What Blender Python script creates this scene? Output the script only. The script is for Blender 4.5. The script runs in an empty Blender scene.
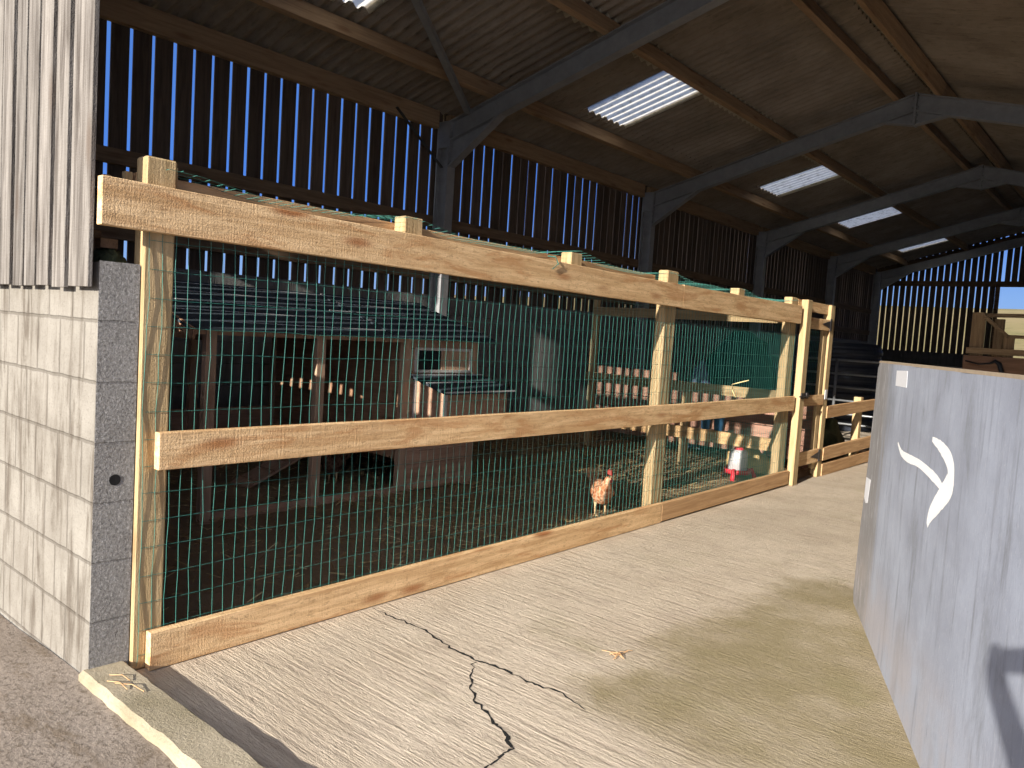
import bpy, bmesh, math, random
from mathutils import Vector, Matrix, noise as mnoise
random.seed(7)
SC = bpy.context.scene
COL = SC.collection
PI = math.pi

# ------------------------------------------------------------------ materials
class NT:
    def __init__(s, name):
        s.m = bpy.data.materials.new(name); s.m.use_nodes = True
        s.t = s.m.node_tree; s.t.nodes.clear()
        s.out = s.n('ShaderNodeOutputMaterial')
    def n(s, typ, ins=None, **props):
        nd = s.t.nodes.new(typ)
        for k, v in props.items(): setattr(nd, k, v)
        if ins:
            for k, v in ins.items(): s.set(nd, k, v)
        return nd
    def set(s, nd, k, v):
        if isinstance(v, bpy.types.NodeSocket): s.t.links.new(v, nd.inputs[k])
        else: nd.inputs[k].default_value = v
    def coord(s, which='Object'):
        return s.n('ShaderNodeTexCoord').outputs[which]
    def mapping(s, vec, scale=(1, 1, 1), rot=(0, 0, 0), loc=(0, 0, 0)):
        return s.n('ShaderNodeMapping', {'Vector': vec, 'Scale': scale, 'Rotation': rot, 'Location': loc}).outputs[0]
    def noise(s, vec, scale=5, detail=4, rough=.55, dist=0):
        return s.n('ShaderNodeTexNoise', {'Vector': vec, 'Scale': scale, 'Detail': detail, 'Roughness': rough, 'Distortion': dist}).outputs['Fac']
    def ramp(s, fac, stops):
        r = s.n('ShaderNodeValToRGB', {'Fac': fac}); e = r.color_ramp.elements
        while len(e) < len(stops): e.new(.5)
        for i, (p, c) in enumerate(stops):
            e[i].position = p; e[i].color = (c[0], c[1], c[2], 1) if isinstance(c, (tuple, list)) else (c, c, c, 1)
        return r.outputs['Color']
    def mix(s, fac, a, b, mode='MIX'):
        nd = s.n('ShaderNodeMix', data_type='RGBA', blend_type=mode)
        s.set(nd, 0, fac); s.set(nd, 6, a); s.set(nd, 7, b)
        return nd.outputs[2]
    def math(s, op, a, b=0.0, c=0.0, clamp=False):
        nd = s.n('ShaderNodeMath', operation=op, use_clamp=clamp)
        s.set(nd, 0, a); s.set(nd, 1, b)
        if op in ('SMOOTH_MIN', 'MULTIPLY_ADD', 'COMPARE'): s.set(nd, 2, c)
        return nd.outputs[0]
    def smooth(s, v, a, b):
        nd = s.n('ShaderNodeMapRange', {'Value': v, 'From Min': a, 'From Max': b}, interpolation_type='SMOOTHSTEP')
        return nd.outputs[0]
    def bump(s, h, strength=.3, dist=.01, normal=None):
        d = {'Height': h, 'Strength': strength, 'Distance': dist}
        if normal is not None: d['Normal'] = normal
        return s.n('ShaderNodeBump', d).outputs[0]
    def bsdf(s, color, rough=.7, normal=None, metallic=0, spec=.3):
        d = {'Base Color': color, 'Roughness': rough, 'Metallic': metallic, 'Specular IOR Level': spec}
        if normal is not None: d['Normal'] = normal
        b = s.n('ShaderNodeBsdfPrincipled', d)
        s.t.links.new(b.outputs[0], s.out.inputs[0]); return b

def c4(c): return (c[0], c[1], c[2], 1)

def wood(name, light, dark, axis='Y', vary=.25, knots=.5, bump=.35, fine=1.0, rough=.75, knotcol=None):
    """sawn timber: grain along an axis of the object, knots, per board tone."""
    t = NT(name)
    co = t.coord()
    isl = t.n('ShaderNodeNewGeometry').outputs['Random Per Island']
    off = t.n('ShaderNodeCombineXYZ', {0: t.math('MULTIPLY', isl, 13.7), 1: t.math('MULTIPLY', isl, 7.3), 2: t.math('MULTIPLY', isl, 19.1)}).outputs[0]
    v = t.n('ShaderNodeVectorMath', {0: co, 1: off}, operation='ADD').outputs[0]
    def sc(a, b): return tuple(a if k == axis else b for k in 'XYZ')
    g1 = t.noise(t.mapping(v, sc(.9, 16)), 1.6, 5, .6, .6)
    g2 = t.noise(t.mapping(v, sc(6, 90)), 1.5, 3, .6)
    g3 = t.noise(v, 140 * fine, 2, .6)
    saw = t.noise(t.mapping(v, sc(60, 4)), 1.5, 2, .5)
    col = t.mix(t.smooth(g1, .3, .72), c4(light), c4(dark))
    col = t.mix(t.math('MULTIPLY', t.smooth(g2, .45, .8), .45), col, c4([d * .7 for d in dark]))
    if knots > 0:
        vo = t.n('ShaderNodeTexVoronoi', {'Vector': t.mapping(v, sc(1.6, 6)), 'Scale': 1.0}).outputs['Distance']
        k = t.math('SUBTRACT', 1.0, t.smooth(vo, .06, .26))
        kc = knotcol or (dark[0] * .55, dark[1] * .38, dark[2] * .3)
        col = t.mix(t.math('MULTIPLY', k, knots), col, c4(kc))
    if knots > .8:
        rd = t.noise(t.mapping(v, sc(1.3, 7), loc=(3, 5, 7)), 1.4, 5, .65, .8)
        col = t.mix(t.math('MULTIPLY', t.smooth(rd, .50, .66), .55), col, c4((.40, .18, .065)))
        rd2 = t.noise(t.mapping(v, sc(14, 40), loc=(1, 2, 3)), 1.6, 4, .7)
        col = t.mix(t.math('MULTIPLY', t.smooth(rd2, .52, .68), .5), col, c4((.30, .18, .085)))
    tone = t.math('ADD', 1 - vary / 2, t.math('MULTIPLY', isl, vary))
    col = t.mix(1.0, col, t.n('ShaderNodeCombineColor', {0: tone, 1: tone, 2: tone}).outputs[0], 'MULTIPLY')
    h = t.math('ADD', t.math('MULTIPLY', g2, .5), t.math('ADD', t.math('MULTIPLY', g3, .45), t.math('MULTIPLY', saw, .25)))
    t.bsdf(col, rough, t.bump(h, bump, .006), spec=.15)
    return t.m

def plain(name, col, rough=.6, metallic=0, var=.25, scale=12, bump=0.15, spec=.3, stretch=(1, 1, 1)):
    t = NT(name); co = t.mapping(t.coord(), stretch)
    n1 = t.noise(co, scale, 5, .6)
    c = t.mix(n1, c4([x * (1 - var) for x in col]), c4([min(1, x * (1 + var)) for x in col]))
    t.bsdf(c, rough, t.bump(t.noise(co, scale * 6, 3), bump, .004), metallic, spec)
    return t.m

M = {}
M['rail'] = wood('sawn_pine', (.74, .52, .29), (.50, .31, .15), 'Y', .16, .95, 1.0, knotcol=(.30, .12, .045))
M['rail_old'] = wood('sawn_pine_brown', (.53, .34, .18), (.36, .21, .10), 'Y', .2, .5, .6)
M['post'] = wood('treated_post', (.47, .345, .19), (.31, .22, .11), 'Z', .15, .5, .8)
M['crossw'] = wood('pen_timber', (.50, .34, .17), (.34, .21, .10), 'X', .2, .5, .5)
M['crossshade'] = wood('shaded_pen_timber', (.30, .225, .125), (.20, .145, .075), 'X', .2, .5, .5)  # shaded copy of the pen timber: shade on the upper rails put into colour
M['clad'] = wood('weathered_cladding', (.205, .188, .168), (.062, .053, .045), 'Z', .3, .8, 1.0, rough=.85, knotcol=(.09, .07, .055))
M['sideclad'] = wood('dark_boarding', (.125, .092, .07), (.075, .055, .042), 'Z', .5, .4, .4, rough=.85)
M['girt'] = wood('dark_girt', (.20, .135, .085), (.12, .08, .05), 'Y', .3, .5, .4, rough=.85)
M['girtX'] = wood('dark_girt_far', (.16, .10, .06), (.10, .06, .035), 'X', .3, .5, .4, rough=.85)
M['purlin'] = wood('purlin_timber', (.37, .25, .15), (.25, .16, .095), 'Y', .25, .6, .4)
M['coop'] = wood('coop_timber', (.46, .29, .20), (.33, .195, .13), 'Y', .25, .4, .4)
M['coopZ'] = wood('coop_post_timber', (.48, .33, .23), (.35, .225, .15), 'Z', .2, .4, .4)
M['coopX'] = wood('coop_timber_cross', (.36, .21, .13), (.25, .14, .085), 'X', .25, .4, .4)
M['redplank'] = wood('red_planks', (.34, .20, .145), (.24, .13, .09), 'X', .3, .4, .4)
M['hurdle'] = wood('hurdle_wood', (.34, .24, .14), (.22, .15, .085), 'X', .3, .4, .4)
M['hurdleZ'] = wood('hurdle_post', (.36, .25, .14), (.22, .15, .085), 'Z', .3, .4, .4)
M['redboard'] = wood('red_brown_board', (.25, .15, .10), (.17, .10, .065), 'X', .25, .6, .4)
M['steel'] = plain('galvanised_frame', (.29, .295, .305), .55, .35, .35, 6, .1, .4)
M['steel_dark'] = plain('dark_steel', (.06, .06, .065), .6, .3, .3, 8)
M['galv'] = plain('galvanised_tube', (.24, .25, .26), .45, .6, .2, 20)
M['wire'] = plain('green_wire', (.035, .17, .14), .5, 0, .15, 30, 0)
M['net'] = plain('green_netting', (.03, .14, .115), .6, 0, .15, 30, 0)
M['felt'] = plain('roofing_felt', (.03, .042, .052), .75, 0, .35, 40, .4)
M['batten'] = plain('pale_edge_lit_line', (.42, .42, .42), .6, 0, .2, 30)  # pale trim, also paints the sunlit lines on the coop roof
M['pale'] = plain('pale_frame', (.55, .52, .48), .6, 0, .2, 20)
M['white'] = plain('white_paint', (.78, .78, .78), .7, 0, .06, 60, .1)
M['sticker'] = plain('white_sticker', (.62, .63, .66), .5, 0, .1, 60, .05)
M['black'] = plain('black_plastic', (.018, .020, .026), .45, 0, .3, 8)
M['tank'] = plain('dark_tank', (.03, .036, .05), .45, 0, .3, 5, .1)
M['glass'] = plain('dark_pane', (.012, .016, .02), .12, 0, .3, 3, 0, .5)
M['red'] = plain('red_plastic', (.62, .03, .05), .4, 0, .1, 20, .05)
M['drink'] = plain('galvanised_drinker', (.60, .58, .58), .5, .1, .3, 14, .2, stretch=(8, 8, 1))
M['blue'] = plain('blue_plastic', (.05, .16, .30), .45, 0, .2, 10)
M['sack'] = plain('grey_blue_sack', (.12, .16, .24), .8, 0, .3, 9, .4)
M['tarp'] = plain('dark_green_tarp', (.008, .045, .045), .6, 0, .6, 5, .5)
M['twine'] = plain('straw_twine', (.65, .50, .25), .8, 0, .2, 20)
M['hinge'] = plain('black_hinge', (.05, .045, .045), .5, .4, .3, 30)
M['moss'] = plain('moss', (.045, .05, .022), .95, 0, .6, 30, .8)
M['stone'] = plain('pale_stone', (.12, .095, .075), .9, 0, .3, 20, .5)
M['skin'] = plain('skin', (.5, .3, .22), .6, 0, .1, 10)
M['cloth'] = plain('dark_jacket', (.03, .035, .05), .85, 0, .2, 20)
M['dark'] = plain('hole_dark', (.01, .01, .01), .9, 0, .2, 20)

def concrete_floor():
    t = NT('alley_concrete'); co = t.coord()
    sep = t.n('ShaderNodeSeparateXYZ', {0: co}); X, Y = sep.outputs[0], sep.outputs[1]
    big = t.noise(co, .9, 6, .6, .3); mid = t.noise(co, 5, 6, .65); fin = t.noise(co, 55, 5, .7)
    col = t.mix(t.smooth(big, .35, .68), c4((.52, .445, .35)), c4((.42, .35, .265)))
    col = t.mix(t.math('MULTIPLY', t.smooth(mid, .45, .75), .6), col, c4((.36, .30, .235)))
    col = t.mix(t.math('MULTIPLY', t.smooth(fin, .52, .72), .5), col, c4((.25, .21, .165)))
    # damp mossy slab on the right of the alley
    wob = t.math('MULTIPLY', t.math('SUBTRACT', t.noise(co, 2.2, 6, .7), .5), .75)
    ins = t.math('MULTIPLY', t.smooth(t.math('ADD', X, wob), -2.08, -1.72),
          t.math('MULTIPLY', t.smooth(t.math('ADD', Y, wob), 2.50, 3.0), t.math('SUBTRACT', 1.0, t.smooth(t.math('ADD', Y, wob), 5.4, 5.62))))
    patch = t.smooth(t.noise(co, 1.7, 6, .65), .25, .62)
    stain = t.math('MULTIPLY', ins, t.math('ADD', .42, t.math('MULTIPLY', patch, .5)))
    col = t.mix(stain, col, c4((.225, .185, .10)))
    moss = t.math('MULTIPLY', t.smooth(t.noise(t.mapping(co, loc=(3, 1, 0)), 1.3, 6, .65), .52, .72), .5)
    col = t.mix(t.math('MULTIPLY', moss, t.smooth(X, -3.2, -2.2)), col, c4((.24, .215, .115)))
    # tamped ridges running across the alley, gritty and broken
    rv = t.mapping(co, (2.0, 30, 8), (0, 0, .14))
    rid = t.noise(rv, 1.0, 5, .68, .25)
    pits = t.noise(t.mapping(co, (14, 40, 14), (0, 0, .14)), 1.5, 4, .75)
    grit = t.noise(co, 130, 3, .8)
    flat = t.math('SUBTRACT', 1.0, t.math('MULTIPLY', ins, .55))
    groove = t.math('MULTIPLY', t.math('SUBTRACT', 1.0, t.smooth(rid, .34, .47)), flat)
    col = t.mix(t.math('MULTIPLY', groove, .45), col, c4((.24, .195, .15)))
    col = t.mix(t.math('MULTIPLY', t.smooth(pits, .56, .70), .45), col, c4((.23, .19, .15)))
    col = t.mix(t.math('MULTIPLY', t.smooth(grit, .60, .75), .5), col, c4((.62, .55, .45)))
    col = t.mix(t.math('MULTIPLY', t.math('SUBTRACT', 1.0, t.smooth(grit, .28, .42)), .5), col, c4((.20, .165, .13)))
    h = t.math('ADD', t.math('MULTIPLY', t.math('MULTIPLY', rid, 1.5), flat), t.math('ADD', t.math('MULTIPLY', grit, .35), t.math('ADD', pits, t.math('MULTIPLY', mid, .4))))
    t.bsdf(col, .9, t.bump(h, .55, .016), spec=.1)
    return t.m
M['floor'] = concrete_floor()

def yard_mat():
    t = NT('yard_concrete'); co = t.coord()
    big = t.noise(co, .8, 6, .6); fin = t.noise(co, 40, 5, .75); mid = t.noise(t.mapping(co, (1, 3, 1), (0, 0, .5)), 3, 6, .7)
    col = t.mix(t.smooth(big, .3, .7), c4((.30, .255, .21)), c4((.19, .155, .12)))
    col = t.mix(t.math('MULTIPLY', t.smooth(fin, .48, .66), .7), col, c4((.10, .08, .06)))
    col = t.mix(t.math('MULTIPLY', t.smooth(mid, .50, .66), .6), col, c4((.13, .095, .06)))
    h = t.math('ADD', fin, t.math('MULTIPLY', mid, .7))
    t.bsdf(col, .95, t.bump(h, .5, .015), spec=.1); return t.m
M['yard'] = yard_mat()
def kerb_mat():
    t = NT('kerb_concrete'); co = t.coord()
    big = t.noise(co, 3, 6, .6); fin = t.noise(co, 70, 5, .75)
    col = t.mix(t.smooth(big, .3, .7), c4((.40, .345, .25)), c4((.25, .215, .14)))
    col = t.mix(t.math('MULTIPLY', t.smooth(fin, .5, .7), .5), col, c4((.2, .165, .12)))
    t.bsdf(col, .95, t.bump(fin, .55, .012), spec=.1); return t.m
M['kerb'] = kerb_mat()

def block_mat(name, light, dark, axes='XZ', bw=.27, bh=.256, mortar=.010, off=.5, shift=(0, 0), stain=True, bumpk=1.0):
    t = NT(name); co = t.coord()
    sep = t.n('ShaderNodeSeparateXYZ', {0: co})
    u = sep.outputs[0] if axes[0] == 'X' else sep.outputs[1]
    wob = t.math('MULTIPLY', t.math('SUBTRACT', t.noise(co, 9, 3), .5), .012)
    v = t.n('ShaderNodeCombineXYZ', {0: t.math('ADD', t.math('ADD', u, shift[0]), wob), 1: t.math('ADD', t.math('ADD', sep.outputs[2], shift[1]), wob)}).outputs[0]
    br = t.n('ShaderNodeTexBrick', {'Vector': v, 'Scale': 1.0, 'Mortar Size': mortar, 'Mortar Smooth': .6, 'Brick Width': bw, 'Row Height': bh,
             'Color1': c4((.2,) * 3), 'Color2': c4((.8,) * 3), 'Mortar': c4((.5,) * 3)}, offset=off)
    mo = br.outputs['Fac']; idv = t.n('ShaderNodeSeparateColor', {0: br.outputs['Color']}).outputs[0]
    n1 = t.noise(co, 4, 6, .65); n2 = t.noise(co, 90, 4, .75); n3 = t.noise(co, 26, 4, .7)
    col = t.mix(t.smooth(n1, .3, .7), c4(light), c4([.6 * a + .4 * b for a, b in zip(light, dark)]))
    col = t.mix(t.math('MULTIPLY', idv, .35), col, c4([.72 * x for x in light]))
    if stain:
        st = t.noise(t.mapping(co, (7, 7, 1.1)), 1.6, 5, .65, .4)
        col = t.mix(t.math('MULTIPLY', t.smooth(st, .44, .68), .85), col, c4(dark))
    col = t.mix(t.math('MULTIPLY', t.smooth(n2, .52, .75), .5), col, c4([x * .6 for x in dark]))
    col = t.mix(t.math('MULTIPLY', mo, .45), col, c4([x * .7 for x in dark]))
    if bumpk > 2:
        sp = t.noise(co, 75, 3, .8)
        col = t.mix(t.math('MULTIPLY', t.smooth(sp, .54, .64), .6), col, c4((.46, .45, .43)))
        col = t.mix(t.math('MULTIPLY', t.math('SUBTRACT', 1.0, t.smooth(sp, .36, .46)), .6), col, c4((.09, .085, .08)))
    h = t.math('ADD', t.math('MULTIPLY', n2, .5 * bumpk), t.math('SUBTRACT', t.math('MULTIPLY', n3, .3 * bumpk), t.math('MULTIPLY', mo, .9)))
    t.bsdf(col, .95, t.bump(h, .6, .014), spec=.08); return t.m
M['block'] = block_mat('front_blocks', (.245, .228, .198), (.085, .070, .055))
M['pier'] = block_mat('pier_blocks', (.29, .28, .265), (.13, .12, .112), 'YZ', .60, .256, .005, .5, (.3, 0), False, 2.6)
M['blockdark'] = block_mat('side_blocks', (.24, .235, .225), (.14, .135, .13), 'YZ', .5, .256, .008, .5)
M['blockfar'] = block_mat('far_blocks', (.12, .115, .11), (.075, .07, .066), 'XZ', .5, .256, .008, .5)

def roof_mat(name, c1, c2, moss):
    t = NT(name); co = t.coord()
    n1 = t.noise(co, 1.1, 6, .65); n2 = t.noise(t.mapping(co, (2, 12, 2)), 3, 5, .7); n3 = t.noise(co, 45, 4, .7)
    col = t.mix(t.smooth(n1, .3, .7), c4(c1), c4(c2))
    col = t.mix(t.math('MULTIPLY', t.smooth(n2, .5, .75), .6), col, c4([x * .45 for x in c2]))
    col = t.mix(t.math('MULTIPLY', t.smooth(n3, .55, .75), .4), col, c4(moss))
    t.bsdf(col, .9, t.bump(n3, .4, .01), spec=.1); return t.m
M['roof'] = roof_mat('fibre_cement_roof', (.36, .305, .245), (.235, .195, .155), (.36, .32, .23))
M['rooflap'] = roof_mat('fibre_cement_ridge', (.55, .49, .38), (.40, .35, .26), (.40, .38, .22))

def skylight_mat():
    t = NT('translucent_sheet'); co = t.coord()
    n = t.noise(co, 9, 6, .7); n2 = t.noise(t.mapping(co, (2, 14, 2)), 3, 4, .7)
    col = t.mix(t.smooth(n, .45, .75), c4((.82, .80, .70)), c4((.46, .43, .33)))
    col = t.mix(t.math('MULTIPLY', t.smooth(n2, .5, .75), .5), col, c4((.4, .38, .32)))
    tr = t.n('ShaderNodeBsdfTranslucent', {'Color': col}); df = t.n('ShaderNodeBsdfDiffuse', {'Color': col})
    mx = t.n('ShaderNodeMixShader', {0: .3, 1: tr.outputs[0], 2: df.outputs[0]})
    t.t.links.new(mx.outputs[0], t.out.inputs[0]); return t.m
M['sky_sheet'] = skylight_mat()

def panel_mat():
    t = NT('weathered_sheet'); co = t.coord()
    sep = t.n('ShaderNodeSeparateXYZ', {0: co})
    st = t.noise(t.mapping(co, (9, 9, .8), (0, .05, 0)), 1.8, 6, .7, .3); n1 = t.noise(co, 2.2, 5, .6); fn = t.noise(t.mapping(co, (70, 70, 22)), 1.5, 4, .8)
    col = t.mix(t.smooth(n1, .3, .72), c4((.31, .34, .405)), c4((.23, .25, .30)))
    col = t.mix(t.math('MULTIPLY', t.smooth(st, .50, .72), .75), col, c4((.155, .165, .185)))
    col = t.mix(t.math('MULTIPLY', t.smooth(st, .24, .40), -1), col, col)
    spk = t.smooth(fn, .56, .70)
    col = t.mix(t.math('MULTIPLY', t.math('SUBTRACT', 1.0, t.smooth(fn, .30, .42)), .5), col, c4((.14, .145, .16)))
    col = t.mix(t.math('MULTIPLY', spk, .55), col, c4((.44, .45, .48)))
    dk = t.smooth(t.noise(t.mapping(co, (20, 20, 3), loc=(4, 2, 1)), 1.5, 3, .6), .68, .76)
    col = t.mix(t.math('MULTIPLY', dk, .75), col, c4((.075, .08, .09)))
    # darker brownish strip with pale scuffs along the free edge and pinkish wear low down
    sm = t.smooth(t.noise(t.mapping(co, (2.6, 2.6, 1.0), loc=(7, 1, 2)), 1.5, 6, .7, .5), .50, .68)
    col = t.mix(t.math('MULTIPLY', sm, .5), col, c4((.15, .16, .175)))
    sc2 = t.smooth(t.noise(t.mapping(co, (34, 34, 2.2), (0, .06, 0)), 1.6, 5, .75), .60, .72)
    col = t.mix(t.math('MULTIPLY', sc2, .6), col, c4((.45, .46, .50)))
    edge = t.math('SUBTRACT', 1.0, t.smooth(t.math('ADD', sep.outputs[0], t.math('MULTIPLY', t.math('SUBTRACT', st, .5), .7)), .30, .62))
    col = t.mix(t.math('MULTIPLY', edge, .7), col, c4((.165, .15, .13)))
    sc3 = t.math('MULTIPLY', edge, t.smooth(t.noise(t.mapping(co, (16, 16, 2.5), loc=(1, 0, 5)), 1.6, 5, .75), .52, .66))
    col = t.mix(t.math('MULTIPLY', sc3, .7), col, c4((.40, .40, .41)))
    low = t.math('MULTIPLY', t.math('SUBTRACT', 1.0, t.smooth(sep.outputs[2], .15, .55)), t.smooth(n1, .35, .6))
    col = t.mix(t.math('MULTIPLY', low, .35), col, c4((.45, .40, .38)))
    t.bsdf(col, .8, t.bump(t.math('ADD', fn, st), .3, .006), spec=.2); return t.m
M['panel'] = panel_mat()
M['panel_edge'] = plain('panel_edge', (.30, .24, .17), .85, 0, .35, 14, .4)

def straw_mat():
    t = NT('straw'); r = t.n('ShaderNodeNewGeometry').outputs['Random Per Island']
    col = t.ramp(r, [(0, (.16, .10, .05)), (.45, (.33, .22, .10)), (.8, (.52, .37, .18)), (1, (.70, .56, .32))])
    t.bsdf(col, .8, spec=.15); return t.m
M['straw'] = straw_mat()
def soil_mat():
    t = NT('trodden_bedding'); co = t.coord()
    n1 = t.noise(co, 1.2, 6, .6); n2 = t.noise(co, 35, 5, .75); n3 = t.noise(co, 9, 5, .7)
    col = t.mix(t.smooth(n1, .3, .7), c4((.36, .25, .16)), c4((.23, .16, .10)))
    col = t.mix(t.math('MULTIPLY', t.smooth(n2, .5, .7), .6), col, c4((.30, .21, .11)))
    col = t.mix(t.math('MULTIPLY', t.smooth(n3, .55, .75), .6), col, c4((.10, .07, .05)))
    t.bsdf(col, .95, t.bump(t.math('ADD', n2, n3), .8, .03), spec=.05); return t.m
M['soil'] = soil_mat()
def heap_mat():
    t = NT('straw_heap'); co = t.coord()
    n = t.noise(t.mapping(co, (6, 30, 30), (0, .6, .4)), 2, 5, .7)
    t.bsdf(t.mix(n, c4((.42, .26, .10)), c4((.80, .60, .30))), .9, t.bump(n, .8, .02), spec=.05); return t.m
M['heap'] = heap_mat()
def grass_mat():
    t = NT('hill_grass'); co = t.coord()
    n1 = t.noise(co, .03, 6, .6); n2 = t.noise(t.mapping(co, (1, 1, 4)), .35, 6, .7)
    col = t.mix(t.smooth(n1, .35, .65), c4((.27, .215, .11)), c4((.20, .175, .075)))
    col = t.mix(t.math('MULTIPLY', t.smooth(n2, .5, .75), .7), col, c4((.10, .10, .045)))
    t.bsdf(col, .95, spec=.05); return t.m
M['grass'] = grass_mat()
def feather_mat(name, a, b, d):
    t = NT(name); co = t.coord()
    v = t.n('ShaderNodeTexVoronoi', {'Vector': t.mapping(co, (1, .7, .7)), 'Scale': 55}).outputs['Distance']
    n = t.noise(co, 12, 4, .6)
    col = t.mix(t.smooth(n, .35, .65), c4(a), c4(b)); col = t.mix(t.smooth(v, .35, .8), col, c4(d))
    t.bsdf(col, .8, t.bump(v, .6, .006), spec=.15); return t.m
M['hen'] = feather_mat('brown_feathers', (.50, .20, .085), (.36, .12, .05), (.72, .44, .27))
M['hen_dark'] = feather_mat('dark_feathers', (.10, .05, .03), (.06, .03, .02), (.16, .09, .06))
M['comb'] = plain('red_comb', (.36, .06, .05), .5, 0, .2, 40)
M['leg'] = plain('yellow_leg', (.62, .45, .25), .6, 0, .2, 40)

# ------------------------------------------------------------------ builders
def setp(o, label=None, cat=None, group=None, kind=None):
    if label: o['label'] = label
    if cat: o['category'] = cat
    if group: o['group'] = group
    if kind: o['kind'] = kind
    return o

def thing(name, label, cat, loc=(0, 0, 0), rz=0, group=None, kind=None):
    o = bpy.data.objects.new(name, None); COL.objects.link(o)
    o.location = loc; o.rotation_euler = (0, 0, rz); o.empty_display_size = .1
    return setp(o, label, cat, group, kind)

class MB:
    """collects shapes, then links them as ONE mesh object"""
    def __init__(s): s.v = []; s.f = []
    def quadbox(s, pts):
        b = len(s.v); s.v += [tuple(p) for p in pts]
        for q in ((0, 3, 2, 1), (4, 5, 6, 7), (0, 1, 5, 4), (1, 2, 6, 5), (2, 3, 7, 6), (3, 0, 4, 7)): s.f.append([b + i for i in q])
        return s
    def box(s, x0, x1, y0, y1, z0, z1):
        return s.quadbox([(x0, y0, z0), (x1, y0, z0), (x1, y1, z0), (x0, y1, z0), (x0, y0, z1), (x1, y0, z1), (x1, y1, z1), (x0, y1, z1)])
    def bar(s, a, b, w, h, up=(0, 0, 1)):
        a, b = Vector(a), Vector(b); d = (b - a).normalized(); up = Vector(up)
        side = d.cross(up)
        if side.length < 1e-4: side = d.cross(Vector((1, 0, 0)))
        side.normalize(); u = side.cross(d).normalized()
        P = []
        for e in (a, b):
            P += [e - side * w / 2 - u * h / 2, e + side * w / 2 - u * h / 2, e + side * w / 2 + u * h / 2, e - side * w / 2 + u * h / 2]
        return s.quadbox(P)
    def tube(s, pts, r, n=6, caps=True):
        pts = [Vector(p) for p in pts]; b0 = len(s.v); rs = r if isinstance(r, (list, tuple)) else [r] * len(pts)
        for i, p in enumerate(pts):
            d = (pts[min(i + 1, len(pts) - 1)] - pts[max(i - 1, 0)]).normalized()
            ref = Vector((0, 0, 1)) if abs(d.z) < .9 else Vector((1, 0, 0))
            u = d.cross(ref).normalized(); w = d.cross(u)
            for k in range(n):
                a = 2 * PI * k / n; s.v.append(tuple(p + (u * math.cos(a) + w * math.sin(a)) * rs[i]))
        for i in range(len(pts) - 1):
            for k in range(n):
                s.f.append([b0 + i * n + k, b0 + i * n + (k + 1) % n, b0 + (i + 1) * n + (k + 1) % n, b0 + (i + 1) * n + k])
        if caps:
            s.f.append([b0 + k for k in range(n)][::-1]); s.f.append([b0 + (len(pts) - 1) * n + k for k in range(n)])
        return s
    def lathe(s, prof, cx, cy, n=24):
        b0 = len(s.v)
        for r, z in prof:
            for k in range(n):
                a = 2 * PI * k / n; s.v.append((cx + r * math.cos(a), cy + r * math.sin(a), z))
        for i in range(len(prof) - 1):
            for k in range(n): s.f.append([b0 + i * n + k, b0 + i * n + (k + 1) % n, b0 + (i + 1) * n + (k + 1) % n, b0 + (i + 1) * n + k])
        s.f.append([b0 + k for k in range(n)][::-1]); s.f.append([b0 + (len(prof) - 1) * n + k for k in range(n)])
        return s
    def prism(s, poly, ext):
        """planar polygon (3d points) pushed along the vector ext"""
        b = len(s.v); n = len(poly); e = Vector(ext)
        s.v += [tuple(p) for p in poly]; s.v += [tuple(Vector(p) + e) for p in poly]
        s.f.append(list(range(b, b + n))[::-1]); s.f.append(list(range(b + n, b + 2 * n)))
        for i in range(n): s.f.append([b + i, b + (i + 1) % n, b + n + (i + 1) % n, b + n + i])
        return s
    def build(s, name, mat, parent=None, label=None, smooth=False, bevel=0, local=False, mats=None):
        me = bpy.data.meshes.new(name)
        off = Vector(parent_loc(parent)) if (parent is not None and not local) else Vector((0, 0, 0))
        me.from_pydata([tuple(Vector(v) - off) for v in s.v], [], s.f); me.update()
        bm = bmesh.new(); bm.from_mesh(me); bmesh.ops.recalc_face_normals(bm, faces=bm.faces[:]); bm.to_mesh(me); bm.free()
        me.materials.append(mat)
        if smooth:
            for p in me.polygons: p.use_smooth = True
        o = bpy.data.objects.new(name, me); COL.objects.link(o)
        if parent is not None: o.parent = parent
        if label: o['label'] = label
        if bevel:
            bv = o.modifiers.new('bevel', 'BEVEL'); bv.width = bevel; bv.segments = 1; bv.limit_method = 'ANGLE'
        return o
def parent_loc(p):
    l = Vector(p.location)
    while p.parent is not None: p = p.parent; l += Vector(p.location)
    return l

# ------------------------------------------------------------------ dimensions of the barn
XL, XR, XA = -8.30, 1.40, -3.45            # side walls and ridge
YF, YB = 1.325, 29.6                       # front and far gable
SL = .265                                   # roof slope
ZE = 4.67                                   # roof sheet at the left wall
def zroof(x): return ZE + SL * (min(x, 2 * XA - x) - XL)
FRAMES = [2.05, 7.86, 13.5, 19.05, 24.4, 29.15]

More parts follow.
